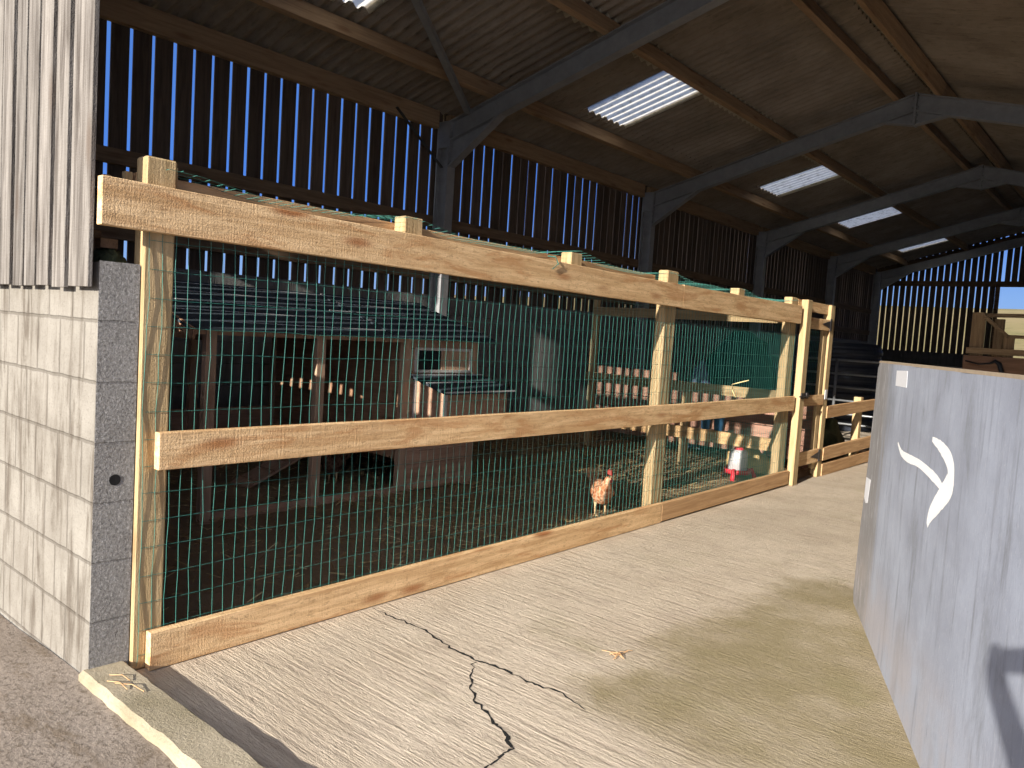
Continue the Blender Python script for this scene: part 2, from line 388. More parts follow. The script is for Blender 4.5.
# ------------------------------------------------------------------ ground and setting
def grid_mesh(name, x0, x1, y0, y1, nx, ny, zf, mat):
    b = MB()
    for j in range(ny + 1):
        for i in range(nx + 1):
            x = x0 + (x1 - x0) * i / nx; y = y0 + (y1 - y0) * j / ny; b.v.append((x, y, zf(x, y)))
    for j in range(ny):
        for i in range(nx):
            a = j * (nx + 1) + i; b.f.append([a, a + 1, a + nx + 2, a + nx + 1])
    o = b.build(name, mat)
    for p in o.data.polygons: p.use_smooth = True
    return o
fl = MB().box(XL - .05, XR, 1.40, YB, -.3, 0).build('floor', M['floor'])
setp(fl, 'rough tamped concrete floor of the open alley through the barn', 'floor', kind='structure')
def crack(pts, w0, w1, seed):
    rnd = random.Random(seed); P = []
    for i in range(len(pts) - 1):
        a, c = Vector(pts[i]), Vector(pts[i + 1])
        for k in range(7):
            q = a.lerp(c, k / 7); P.append(q + Vector((rnd.uniform(-.010, .010), rnd.uniform(-.010, .010))))
    P.append(Vector(pts[-1])); b = MB(); n = len(P)
    for i, q in enumerate(P):
        d = (P[min(i + 1, n - 1)] - P[max(i - 1, 0)]).normalized(); nn = Vector((-d.y, d.x))
        w = (w0 + (w1 - w0) * math.sin(PI * i / (n - 1))) * rnd.uniform(.35, 1.4) / 2
        b.v += [(q.x + nn.x * w, q.y + nn.y * w, .0015), (q.x - nn.x * w, q.y - nn.y * w, .0015)]
    for i in range(n - 1): b.f.append([2 * i, 2 * i + 1, 2 * i + 3, 2 * i + 2])
    return b.build('crack', M['dark'], fl, 'dark crack across the concrete')
crack([(-3.3, 2.80), (-3.06, 2.80), (-2.87, 2.81), (-2.62, 2.745), (-2.44, 2.737), (-2.30, 2.762), (-2.10, 2.747), (-1.96, 2.78), (-1.78, 2.726)], .006, .018, 1)
crack([(-2.43, 2.715), (-2.31, 2.56), (-2.16, 2.44), (-2.0, 2.36), (-1.88, 2.316), (-1.80, 2.26), (-1.79, 2.15), (-1.76, 2.04)], .006, .016, 2)

kb = MB(); nk = 60
for i in range(nk + 1):
    x = -3.383 + (XR + 3.383) * i / nk
    r1 = .012 * mnoise.noise(Vector((x * 7, 0, 0))); r2 = .010 * mnoise.noise(Vector((x * 9, 5, 0))); r3 = .006 * mnoise.noise(Vector((x * 6, 9, 0)))
    kb.v += [(x, 1.286 + r1, -.25), (x, 1.288 + r1 + r2, .045), (x, 1.306 + r1 + r2, .061 + r3), (x, 1.462 + r2, .058 + r3), (x, 1.475 + r2, .045), (x, 1.475 + r2, -.25)]
for i in range(nk):
    for k in range(5): kb.f.append([6 * i + k, 6 * i + k + 1, 6 * i + 7 + k, 6 * i + 6 + k])
kb.f.append([0, 1, 2, 3, 4, 5]); kb.f.append([6 * nk + k for k in range(6)][::-1])
kr = kb.build('trim_1', M['kerb'])
setp(kr, 'raised concrete kerb across the open front of the barn', 'kerb', kind='structure')
yd = grid_mesh('yard_ground', -14, 9, -10, 1.32, 120, 70, lambda x, y: .012 * mnoise.noise(Vector((x * 1.3, y * 1.3, 0))) + .020 - (.035 * max(0, min(1, (-3.3 - x)))), M['yard'])
setp(yd, 'rough grey brown yard surface in front of the block wall', 'yard', kind='structure')
def hz(x, y):
    d = max(0, y - 40) if y > 40 else 0
    s = min(1, d / 190.0); s = s * s * (3 - 2 * s)
    return -.12 + 14.6 * s + .5 * mnoise.noise(Vector((x * .02, y * .02, 3))) * s * 2
hl = grid_mesh('hillside', -320, 260, YB + .05, 300, 90, 60, hz, M['grass'])
setp(hl, 'dry grassy hillside beyond the far end of the barn', 'hill', kind='structure')
fg = grid_mesh('field_ground', -320, XL - .16, -200, YB + .05, 20, 20, lambda x, y: -.15, M['grass'])
setp(fg, 'grass field outside the boarded side wall', 'field', kind='structure')

# pen floor: trodden bedding with loose straw
pen = grid_mesh('bedding', XL + .08, -3.365, YF + .19, 13.2, 80, 150, lambda x, y:   .032 + .022 * mnoise.noise(Vector((x * 2.3, y * 2.3, 0))) + .012 * mnoise.noise(Vector((x * 9, y * 9, 0))), M['soil'])
setp(pen, 'dark trodden bedding strewn with straw on the pen floor', 'bedding', kind='stuff')
st = MB(); rs = random.Random(3)
for i in range(15000):
    x = rs.uniform(-8.1, -3.45); y = 1.6 + 10.8 * rs.random() ** .85
    if rs.random() > (.45 if y < 4 else .95) : continue
    L = rs.uniform(.04, .15); a = rs.uniform(0, PI); w = rs.uniform(.0025, .005); tl = rs.uniform(-.25, .25)
    dx, dy = math.cos(a) * L / 2, math.sin(a) * L / 2; nx, ny = -math.sin(a) * w, math.cos(a) * w
    z = .05 + rs.random() * .02; dz = tl * L / 2; b = len(st.v)
    st.v += [(x - dx - nx, y - dy - ny, z - dz), (x + dx - nx, y + dy - ny, z + dz), (x + dx + nx, y + dy + ny, z + dz + .002), (x - dx + nx, y - dy + ny, z - dz + .002)]
    st.f.append([b, b + 1, b + 2, b + 3])
so = st.build('straw', M['straw'], pen); so['kind'] = 'stuff'

# ------------------------------------------------------------------ walls
# front: block wall with weathered vertical boards over it
wf = MB().box(XL - .14, -3.3765, YF, YF + .165, -.25, 1.78).build('wall_front', M['block'])
setp(wf, 'pale sunlit concrete block wall left of the barn opening', 'wall', kind='structure')
pr_ = MB().box(-3.3765, -3.375, YF, YF + .165, .03, 1.785).build('block_end', M['pier'], wf, 'rough grey end of the block wall')
hb = MB(); hb.lathe([(.0, 0), (.021, 0), (.021, .004), (.0, .004)], 0, 0, 16)
hole = MB()
for r, dx in ((.024, .0015), (.020, .0015)):
    for k in range(16): hole.v.append((-3.375 + dx, 1.41 + r * math.cos(k * PI / 8), .865 + r * math.sin(k * PI / 8)))
hole.v.append((-3.374, 1.41, .865))
for k in range(16):
    hole.f.append([k, (k + 1) % 16, 16 + (k + 1) % 16, 16 + k]); hole.f.append([16 + k, 16 + (k + 1) % 16, 32])
hole.build('hole', M['dark'], wf, 'round dark hole drilled in the end block')
cl = MB(); rc = random.Random(5); x = -3.372; k = 0
PITCH = .165
while x > XL - .1:
    w = rc.uniform(.126, .140); g = rc.uniform(.030, .042)
    if k == 0: w = .20
    x0, x1 = x - w, x; zt0, zt1 = zroof(x0) - .06, zroof(x1) - .06
    zb = 1.672 + rc.uniform(-.004, .004); yo = YF - .03 + rc.uniform(-.004, .004); t = .020
    parts = [(zb, None)]
    if -7.46 < (x0 + x1) / 2 < -7.28: parts = [(zb, 3.15), (4.45, None)]
    if -8.06 < (x0 + x1) / 2 < -7.88: parts = [(zb, 2.80), (3.12, None)]
    for za, zz in parts:
        a0 = zz if zz else zt0; a1 = zz if zz else zt1
        cl.quadbox([(x0, yo - t, za), (x1, yo - t, za), (x1, yo, za), (x0, yo, za), (x0, yo - t, a0), (x1, yo - t, a1), (x1, yo, a1), (x0, yo, a0)])
    x = x0 - g; k += 1
clo = cl.build('cladding', M['clad'], wf, 'weathered grey vertical boards with gaps', bevel=.002)
fr = MB()
for z, hh in ((1.86, .06), (3.46, .085)): fr.box(XL, -3.52, YF - .026, YF + .06, z - hh, z + hh)  # unseen upper girt placed and sized to shade the upper cross rail
fr.build('girt', M['girtX'], wf)
lg_ = MB()  # added boards, out of view, keeping high sun off the cross fence
for xa, xb in ((XL, -7.48), (-7.26, -3.52)):
    lg_.quadbox([(xa, YF - .026, 4.02), (xb, YF - .026, 4.02), (xb, YF + .0, 4.02), (xa, YF + .0, 4.02), (xa, YF - .026, zroof(xa) + .02), (xb, YF - .026, zroof(xb) + .02), (xb, YF, zroof(xb) + .02), (xa, YF, zroof(xa) + .02)])
lg_.build('sun_block_lining', M['girtX'], wf, 'unseen dark boards added high inside the gable to block the sun')

ga = MB(); x = -3.37  # unseen gable boards, added to keep sun off the far field gate
while zroof(x + .17) > 5.06:
    ga.quadbox([(x, YF - .05, 5.0), (x + .17, YF - .05, 5.0), (x + .17, YF - .03, 5.0), (x, YF - .03, 5.0), (x, YF - .05, zroof(x) + .02), (x + .17, YF - .05, zroof(x + .17) + .02), (x + .17, YF - .03, zroof(x + .17) + .02), (x, YF - .03, zroof(x) + .02)]); x += .17
ga.build('gable_sun_block', M['clad'], wf, 'added boards high in the gable over the opening, shading the far gate')

# left side: dark block base, boarding with gaps, two girts and the eaves beam
wl = MB().box(XL - .14, XL, YF + .17, YB, -.25, 2.06).build('wall_left', M['blockdark'])
setp(wl, 'dark block base of the long side wall behind the pen', 'wall', kind='structure')
sb = MB(); rb = random.Random(9); y = YF + .02; yk = 0
while y < YB:
    w = rb.uniform(.172, .188); g = rb.choice((.040, .046, .05, .038)) if y < 9 else rb.choice((.03, .04, .05, .045, .022, .024))
    sb.box(XL - .06, XL - .038, y, y + w, 2.0 + rb.uniform(-.02, .02), zroof(XL) + .02)
    y += w + g
sb.build('boarding', M['sideclad'], wl, 'dark vertical boards with daylight gaps')
for i, z in enumerate((3.11, 2.36)):
    for j in range(len(FRAMES) - 1):
        MB().box(XL - .036, XL + .05, FRAMES[j] + .12, FRAMES[j + 1] - .12, z - .075, z + .075).build('girt', M['girt'], wl)
for j in range(len(FRAMES) - 1):
    y0 = FRAMES[j] + .11; y1 = FRAMES[j + 1] - .11
    if j == 0: y0 = YF + .05
    MB().box(XL - .03, XL + .07, y0, y1, 4.42, 4.66).build('eaves_beam', M['purlin'], wl)
# right side (out of view, keeps the barn closed)
wr = MB().box(XR, XR + .14, YF + .3, YB, -.25, 2.06).build('wall_right', M['blockdark'])
setp(wr, 'dark block base of the right side wall', 'wall', kind='structure')
sb = MB(); y = YF + .3
while y < YB:
    w = rb.uniform(.15, .17); sb.box(XR + .04, XR + .062, y, y + w, 2.0, zroof(XR) + .02); y += w + .035
sb.build('boarding', M['sideclad'], wr)
# far gable: block base, boards with gaps, an opening on the right
OPX = -4.50; OPZ = 4.06
wb = MB().box(XL - .14, OPX, YB - .14, YB, -.25, 1.82).box(-1.2, XR + .14, YB - .14, YB, -.25, 1.82).build('wall_back', M['blockfar'])
setp(wb, 'dark block base of the far gable wall', 'wall', kind='structure')
gb = MB(); x = XL + .02
while x < XR:
    w = rb.uniform(.148, .162); z0 = 1.76
    if x + w > OPX and x < -1.2:
        z0 = OPZ
    zt = max(zroof(x), zroof(x + w)) + .018
    gb.box(x, min(x + w, OPX) if (x < OPX < x + w) else x + w, YB - .07, YB - .045, z0 if not (x < OPX < x + w) else 1.76, zt); x += w + .038
gb.build('boarding', M['sideclad'], wb, 'dark gable boards with bright gaps')
gg = MB(); gg.box(XL, XR, YB - .13, YB - .07, 4.06, 4.24)
gg.build('girt', M['girtX'], wb)
vg = MB()
for xa, xb in ((XL, XA), (XR, XA)): vg.bar((xa, YB - .10, zroof(xa) - .085), (xb, YB - .10, zroof(xb) - .085), .05, .11)
vg.build('verge_rail', M['girtX'], wb)
MB().box(OPX - .12, OPX, YB - .13, YB - .07, 1.82, 4.06).build('girt', M['girtX'], wb)

# ------------------------------------------------------------------ roof
SKY = [(4.35, 5.52), (9.65, 10.80), (16.0, 17.2), (21.0, 22.25), (26.6, 27.8)]
CP, CA = .170, .031
def corr(b, x0, x1, y0, y1, dz, side, nx=2, amp=CA, nest=False):
    n = max(2, int(round((y1 - y0) / CP * 8))); base = len(b.v)
    for i in range(nx + 1):
        xx = x0 + (x1 - x0) * i / nx
        for j in range(n + 1):
            yy = y0 + (y1 - y0) * j / n
            am = amp
            if nest: q = max(0, 1 - min(yy - y0, y1 - yy) / .14); am = amp + (CA - amp) * min(1, q * 1.6)
            b.v.append((xx, yy, zroof(xx) + dz + am * math.cos(2 * PI * yy / CP) + CA))
    for i in range(nx):
        for j in range(n):
            a = base + i * (n + 1) + j; b.f.append([a, a + 1, a + n + 2, a + n + 1])
rf = MB()
Y0, Y1 = YF - .12, YB + .12
corr(rf, XL - .32, -7.08, Y0, Y1, 0, 0)
yy = Y0
for a, c in SKY:
    corr(rf, -7.22, -5.62, yy, a + .06, .014, 0); yy = c - .06
corr(rf, -7.22, -5.62, yy, Y1, .014, 0)
corr(rf, -5.78, XA - .02, Y0, Y1, .03, 0)
corr(rf, XA + .02, -1.2, Y0, Y1, .03, 1)
corr(rf, -1.3, XR + .32, Y0, Y1, .012, 1)
ro = rf.build('ceiling', M['roof'])
setp(ro, 'dark brown corrugated sheet roof seen from below', 'roof', kind='structure')
rl = MB()
rl.quadbox([(XA - .28, Y0, zroof(XA - .28) + .09), (XA, Y0, zroof(XA) + .10), (XA, Y1, zroof(XA) + .10), (XA - .28, Y1, zroof(XA - .28) + .09),
            (XA - .28, Y0, zroof(XA - .28) + .11), (XA, Y0, zroof(XA) + .12), (XA, Y1, zroof(XA) + .12), (XA - .28, Y1, zroof(XA - .28) + .11)])
rl.quadbox([(XA, Y0, zroof(XA) + .10), (XA + .28, Y0, zroof(XA + .28) + .09), (XA + .28, Y1, zroof(XA + .28) + .09), (XA, Y1, zroof(XA) + .10),
            (XA, Y0, zroof(XA) + .12), (XA + .28, Y0, zroof(XA + .28) + .11), (XA + .28, Y1, zroof(XA + .28) + .11), (XA, Y1, zroof(XA) + .12)])
rl.build('ridge_cap', M['rooflap'], ro)
for xa, xb in ((-5.80, -5.50),):
    for (ya, yb) in ((7.2, 9.5), (10.9, 13.0), (13.8, 15.9), (17.4, 20.7)):
        lp = MB(); corr(lp, xa, xb, ya, yb, -.012, 0, 1); lp.build('patch_sheet', M['rooflap'], ro, 'paler strip of corrugated sheet by the purlin')
SKL = ['pale translucent roof sheet at the very front of the barn', 'pale translucent roof sheet between the first and second steel frames', 'pale translucent roof sheet between the second and third steel frames',
       'pale translucent roof sheet between the third and fourth steel frames', 'pale translucent roof sheet nearest the far gable']
for i, (a, c) in enumerate(SKY):
    b = MB(); corr(b, -7.20, -5.66, a - .05, c + .05, .008, 0, 2, .012, True)
    o = b.build('window_%d' % (i + 1), M['sky_sheet'], smooth=True); setp(o, SKL[i], 'skylight', 'translucent roof sheets', 'structure')

# ------------------------------------------------------------------ portal frames (steel I sections)
FL = ['steel portal frame at the open front of the barn', 'nearest steel portal frame, whose column stands behind the chicken coop', 'second steel portal frame in from the front, apex plate in full view',
      'third steel portal frame from the front', 'fourth steel portal frame, just before the far gable', 'last steel portal frame against the far gable boards']
def i_bar(b, a, c, depth, width, tf=.018, tw=.012, up=(0, 0, 1)):
    a, c = Vector(a), Vector(c); d = (c - a).normalized(); side = Vector((0, 1, 0)); u = side.cross(d).normalized()
    if u.dot(Vector(up)) < 0: u = -u
    b.bar(a, c, tw, depth, u) if False else None
    for off, hh, ww in ((0, depth - 2 * tf, tw), (depth / 2 - tf / 2, tf, width), (-depth / 2 + tf / 2, tf, width)):
        P = []
        for e in (a, c):
            q = e + u * off
            P += [q - side * ww / 2 - u * hh / 2, q + side * ww / 2 - u * hh / 2, q + side * ww / 2 + u * hh / 2, q - side * ww / 2 + u * hh / 2]
        b.quadbox(P)
RD = .27
def zr_top(x): return zroof(x) - .215
PF = []
for i, fy in enumerate(FRAMES):
    t = thing('portal_frame', FL[i], 'steel frame', (XA, fy, 0), group='steel portal frames'); PF.append(t)
    th = math.atan(SL); dv = RD / math.cos(th) / 2
    for sgn, xe in ((1, XL), (-1, XR)):
        xc = xe + sgn * .13
        b = MB(); i_bar(b, (xc, fy, 0), (xc, fy, zr_top(xe) - .02), .24, .15, up=(sgn, 0, 0)); b.box(min(xe + sgn * .012, xe + sgn * .262), max(xe + sgn * .012, xe + sgn * .262), fy - .07, fy + .07, zr_top(xe) - 2 * dv - .03, zr_top(xe) + .06); b.build('column', M['steel'], t)
        b = MB(); i_bar(b, (xe + sgn * .02, fy, zr_top(xe) - dv), (XA - sgn * .004, fy, zr_top(XA) - dv), RD, .15); b.build('rafter', M['steel'], t)
        # haunch under the eaves
        xh = xe + sgn * .25; x1 = xe + sgn * 1.15
        zb = lambda q: zr_top(q) - 2 * dv + .01
        b = MB(); b.prism([(xh, fy - .006, zb(xh)), (x1, fy - .006, zb(x1)), (xh, fy - .006, zb(xh) - .36)], (0, .012, 0))
        b.quadbox([(xh, fy - .07, zb(xh) - .375), (x1 + sgn * .03, fy - .07, zb(x1) - .012), (x1 + sgn * .03, fy + .07, zb(x1) - .012), (xh, fy + .07, zb(xh) - .375),
                   (xh, fy - .07, zb(xh) - .36), (x1, fy - .07, zb(x1) + .004), (x1, fy + .07, zb(x1) + .004), (xh, fy + .07, zb(xh) - .36)])
        b.build('haunch', M['steel'], t)
    za = zr_top(XA) - 2 * dv
    b = MB()
    for sgn in (1, -1):
        b.prism([(XA, fy - .006, za + .02), (XA - sgn * .42, fy - .006, za - SL * .42 + .02), (XA, fy - .006, za - .20)], (0, .012, 0))
        b.quadbox([(XA, fy - .07, za - .215), (XA - sgn * .45, fy - .07, za - SL * .45 - .008), (XA - sgn * .45, fy + .07, za - SL * .45 - .008), (XA, fy + .07, za - .215),
                   (XA, fy - .07, za - .2), (XA - sgn * .42, fy - .07, za - SL * .42 + .008), (XA - sgn * .42, fy + .07, za - SL * .42 + .008), (XA, fy + .07, za - .2)])
    b.box(XA - .016, XA + .016, fy - .085, fy + .085, za - .22, zr_top(XA) + .01)
    ap = b.build('apex_plate', M['steel'], t)
    for z in (za - .15, za - .06, za + .06, za + .2):
        for s2 in (-.055, .055): MB().bar((XA - .045, fy + s2, z), (XA + .045, fy + s2, z), .03, .03).build('bolt', M['galv'], ap)
# diagonal wind brace and eaves strap
b = MB(); b.bar((-7.70, 7.78, 4.585), (-4.75, 3.02, 5.36), .075, .075, (0, 0, 1)); b.build('wind_brace', M['steel'], PF[1])
b = MB(); b.bar((XL + .10, 6.93, 4.50), (XL + .16, 7.76, 3.86), .012, .045, (1, 0, 0)); b.build('strap', M['steel_dark'], PF[1])

# ------------------------------------------------------------------ purlins: one timber per bay and row
ROWS = [(-7.32, 'lowest row of roof purlins above the pen'), (-5.52, 'middle row of the left roof slope'), (-3.78, 'row just left of the ridge'), (-3.08, 'row just right of the ridge'), (-1.35, 'middle row of the right roof slope'), (.35, 'lowest row of the right roof slope')]
BAYS = ['front bay', 'second bay', 'third bay', 'fourth bay', 'far bay']
for px, rn in ROWS:
    for j in range(len(FRAMES) - 1):
        y0, y1 = FRAMES[j], FRAMES[j + 1]
        if j == 0: y0 = YF - .05
        zt = zroof(px) - .008; b = MB(); sgn = 1 if px < XA else -1
        n = Vector((-SL * sgn, 0, 1)).normalized(); s = Vector((1, 0, SL * sgn)).normalized()
        c = Vector((px, 0, zroof(px) - .012)); P = []
        for yv in (y0 + .003, y1 - .003):
            q = c + Vector((0, yv, 0)); P += [q - s * .042 - n * .20, q + s * .042 - n * .20, q + s * .042, q - s * .042]
        b.quadbox(P); o = b.build('roof_purlin', M['purlin'], bevel=.004)
        setp(o, 'brown timber purlin in the %s, %s' % (BAYS[j], rn), 'purlin', 'timber roof purlins')

# ------------------------------------------------------------------ the pen fence
FX = -3.31
fe = thing('pen_fence', 'pale timber fence with green wire mesh along the front of the chicken pen', 'fence', (FX, 5.2, 0))
def rail(y0, y1, zb0, zb1, h, mat, x1=FX, th=.045, label=None):
    b = MB(); x0 = x1 - th; n = 8; yl = [y0 + (y1 - y0) * i / n for i in range(n + 1)]
    for i, y in enumerate(yl):
        z = zb0 + (zb1 - zb0) * i / n; wv = .004 * mnoise.noise(Vector((y * 1.1, zb0 * 9, 0)))
        b.v += [(x0 + wv, y, z + wv), (x1 + wv, y, z + wv), (x1 + wv, y, z + h + wv), (x0 + wv, y, z + h + wv)]
    for i in range(n):
        for k in range(4): b.f.append([4 * i + k, 4 * i + (k + 1) % 4, 4 * i + 4 + (k + 1) % 4, 4 * i + 4 + k])
    b.f.append([0, 1, 2, 3]); b.f.append([4 * n + 3, 4 * n + 2, 4 * n + 1, 4 * n])
    return b.build('rail', mat, fe, label, bevel=.003)
rail(1.30, 6.145, 1.925, 1.905, .195, M['rail'])
rail(6.15, 9.00, 1.900, 1.905, .205, M['rail'])
rail(1.50, 5.9, 1.985, 1.965, .20, M['rail_old'], FX - .148, .045, 'inner rail behind the top rail')
rail(5.905, 9.00, 1.925, 1.905, .20, M['rail_old'], FX - .148, .045, 'inner rail behind the top rail')
rail(1.565, 6.11, .900, .885, .165, M['rail'])
rail(6.115, 9.02, .885, .895, .165, M['rail'])
rail(1.555, 6.06, .004, .004, .172, M['rail'])
rail(6.065, 9.03, .012, .022, .160, M['rail_old'], FX, .045, 'darker brown bottom board')
def post(y0, y1, z1, x0=FX - .145, x1=FX - .05):
    return MB().box(x0, x1, y0, y1, 0.0, z1).build('post', M['post'], fe, bevel=.008)
post(1.495, 1.63, 2.245); post(5.94, 6.13, 2.215); post(8.80, 8.98, 2.20)
MB().box(FX - .195, FX - .150, 1.60, 1.68, 2.14, 2.235).build('block', M['post'], fe)
MB().box(FX - .19, FX - .155, 1.37, 1.395, 1.98, 2.15).build('batten', M['post'], fe)
MB().box(FX - .19, FX - .155, 1.455, 1.485, 2.0, 2.18).build('batten', M['post'], fe)
for y0, zt in ((2.945, 2.215), (4.535, 2.20), (7.38, 2.18)):
    MB().box(FX - .145, FX - .05, y0, y0 + .135, 1.93, zt).build('block', M['post'], fe, 'short joist end standing between the top rails', bevel=.005)
# wire mesh: welded grid between rails and posts
wm = MB(); rw = random.Random(21); WX = FX - .0475; y = 1.52; WR = .0012
ys = []
while y < 8.98: ys.append(y); y += .0565
zs = [.06 + .122 * i for i in range(17)]
jit = {}
def wpt(i, k, y, z):
    return (WX + .002 * math.sin(i * 1.7 + k), y + .006 * mnoise.noise(Vector((y * 3, z * 2.2, 1))) * 2 + rw.uniform(-.004, .004), z)
for i, y in enumerate(ys):
    wm.tube([wpt(i, k, y, z) for k, z in enumerate([.02] + zs)], WR, 4)
for z in zs:
    pts = []
    for i in range(0, len(ys), 3): pts.append((WX, ys[i], z + .012 * mnoise.noise(Vector((ys[i] * .9, z * 3, 4))) + rw.uniform(-.004, .004)))
    pts.append((WX, ys[-1], z)); wm.tube(pts, WR * .85, 4)
wo = wm.build('wire_mesh', M['wire'], fe, 'green plastic coated wire mesh'); wo['kind'] = 'stuff'
# gate frame posts belong to the fence
MB().box(FX - .045, FX + .035, 9.08, 9.225, 0, 2.19).build('post', M['post'], fe, 'gate post covering the rail ends', bevel=.005)
MB().box(FX - .10, FX - .01, 10.03, 10.17, 0, 2.19).build('post', M['post'], fe, 'hinge post of the gate', bevel=.005)
MB().box(FX - .10, FX - .05, 9.0, 10.03, 2.07, 2.19).build('rail', M['rail'], fe, 'lintel above the gate')
MB().box(FX - .0095, FX - .004, 10.05, 10.13, 1.0, 1.12).build('tag', M['sticker'], fe, 'small white tag on the hinge post')

gt = thing('gate', 'narrow timber gate with mesh panel at the far end of the pen fence', 'gate', (FX - .03, 9.6, 0))
for y0, y1 in ((9.245, 9.33), (9.88, 9.985)): MB().box(FX - .075, FX - .03, y0, y1, .12, 2.0).build('stile', M['post'], gt, bevel=.004)
for z0, z1 in ((1.865, 2.0), (.93, 1.06), (.20, .37)):
    MB().box(FX - .029, FX - .006, 9.24, 10.02, z0, z1).build('rail', M['rail'], gt, bevel=.003)
gm = MB()
for i in range(11): gm.tube([(FX - .08, 9.27 + i * .0565, .2), (FX - .08, 9.27 + i * .0565, 1.98)], .0016, 4)
for i in range(15): gm.tube([(FX - .08, 9.25, .25 + i * .122), (FX - .08, 9.98, .25 + i * .122)], .0016, 4)
gm.build('wire_mesh', M['wire'], gt)['kind'] = 'stuff'
for z in (1.94, .285):
    h = MB(); h.prism([(FX - .0055, 9.72, z), (FX - .0055, 10.0, z + .045), (FX - .0055, 10.0, z - .045)], (.006, 0, 0)); h.box(FX - .0055, FX + .002, 10.0, 10.06, z - .075, z + .075)
    h.build('hinge', M['hinge'], gt, 'black T hinge')
b = MB(); b.box(FX + .036, FX + .044, 9.10, 9.20, 1.03, 1.10); b.tube([(FX + .05, 9.02, 1.06), (FX + .05, 9.34, 1.06)], .009, 8); b.box(FX - .005, FX + .044, 9.27, 9.33, 1.03, 1.10)
b.build('bolt', M['hinge'], gt, 'dark sliding bolt')

# rails beyond the gate
rfn = thing('rail_fence', 'low pale rail fence beyond the gate, running on behind the grey sheet', 'fence', (FX, 11.6, 0))
for (z0, z1, h, m) in ((.75, .82, .155, 'rail_old'), (.20, .25, .165, 'rail_old'), (.0, .03, .155, 'rail_old')):
    b = MB(); b.quadbox([(FX - .045, 10.18, z0), (FX, 10.18, z0), (FX, 14.2, z1), (FX - .045, 14.2, z1), (FX - .045, 10.18, z0 + h), (FX, 10.18, z0 + h), (FX, 14.2, z1 + h), (FX - .045, 14.2, z1 + h)])
    b.build('rail', M[m], rfn, bevel=.003)
for y in (11.72, 13.9): MB().box(FX - .145, FX - .046, y, y + .12, 0, .98).build('post', M['post'], rfn, bevel=.005)

# cross fence at the back of the pen
cf = thing('cross_fence', 'timber rail fence crossing the pen behind the drinker', 'fence', (-4.8, 9.0, 0))
MB().box(-6.235, -6.17, 9.0, 9.09, 0, 2.12).build('post', M['post'], cf)
for z0, z1, x0, x1 in ((.985, 1.11, -6.26, -3.47), (.385, .535, -6.2, -3.47)): MB().box(x0, x1, 8.955, 8.998, z0, z1).build('rail', M['crossshade' if z0 > .9 else 'crossw'], cf, bevel=.003)
MB().box(-6.2, -3.47, 8.955, 8.998, 1.90, 2.02).build('rail', M['crossshade'], cf)
MB().box(-4.75, -4.66, 9.0, 9.08, 0, 1.1).build('post', M['post'], cf)
# red plank partition behind it
pt = thing('plank_partition', 'reddish plank partition behind the cross fence at the back of the pen', 'partition', (-5.2, 10.3, 0))
for i in range(5): MB().box(-7.0, -5.55 if i == 4 else -3.52, 10.28, 10.31, .14 + i * .205, .14 + i * .205 + .195).build('plank', M['redplank'], pt, bevel=.003)
MB().box(-5.2, -4.6, 10.12, 10.279, .375, .40).build('ledge', M['redplank'], pt)
for x in (-6.9, -5.65, -3.62): MB().box(x, x + .09, 10.31, 10.4, 0, 1.16 if x < -5 else .96).build('post', M['redplank'], pt)

# overhead netting draped over the rails
nt = MB(); rn_ = random.Random(4)
def nz(x, y):
    d = min(abs(y - q) for q in (1.62, 3.0, 4.6, 6.0, 7.45, 8.9)); u = (FX - .17 - x)
    return 2.140 + .055 * max(0, 1 - d / .40) - .012 * max(0, y - 5.5) + .008 * math.sin(y * 3.1) - .02 * u + .012 * mnoise.noise(Vector((x * 2, y * 2, 0)))
for i in range(14):
    x = FX - .02 - i * .06
    nt.tube([(x, 1.58 + k * .15, nz(x, 1.58 + k * .15) + .012) for k in range(50)], .0011, 3)
for k in range(120):
    y = 1.58 + k * .062; nt.tube([(FX - .02 - i * .13, y, nz(FX - .02 - i * .13, y) + .012) for i in range(7)], .0011, 3)
setp(nt.build('overhead_netting', M['net']), 'green netting draped over the top rails of the pen', 'netting', kind='stuff')
for k, (y, lb) in enumerate(((4.28, 'green netting tail tied over the top rail between the second and third joist ends'),)):
    b = MB(); b.tube([(FX - .05, y - .02, 2.14), (FX + .004, y, 2.135), (FX + .01, y + .03, 2.09), (FX + .008, y - .03, 2.05)], .004, 5); setp(b.build('netting_tail', M['net']), lb, 'twine')

# ------------------------------------------------------------------ chicken coop with run
CX = -5.37
cp = thing('chicken_coop', 'brown timber chicken coop and open run under a dark felt roof', 'coop', (-6.4, 4.4, 0))
CY0, CY1, CB = 2.72, 5.80, -7.55
ridge_x, ridge_z, eave_z = -6.48, 1.83, 1.50
for y in (2.86, 3.83, 4.78): MB().box(CX - .06, CX, y, y + .085, .02, 1.49).build('post', M['coopZ'], cp, bevel=.003)
for y in (2.86, 3.83, 4.78): MB().box(CB, CB + .06, y, y + .085, .02, 1.49).build('post', M['coopZ'], cp)
MB().box(CX - .05, CX - .005, CY0 + .06, 4.80, 1.44, 1.515).build('rail', M['coop'], cp)
MB().box(CB + .005, CB + .05, CY0 + .06, 4.80, 1.44, 1.515).build('rail', M['coop'], cp)
MB().box(CX - .05, CX - .01, 2.945, 4.78, .02, .10).build('rail', M['coop'], cp)
MB().box(CB + .01, CB + .05, 2.945, 4.78, .02, .10).build('rail', M['coop'], cp)
MB().box(CB + .01, CB + .03, 2.945, 4.78, .10, .62).build('board', M['coop'], cp)
for z in (.55,): MB().box(CB + .06, CX - .06, 2.88, 2.92, z, z + .05).build('rail', M['coopX'], cp)
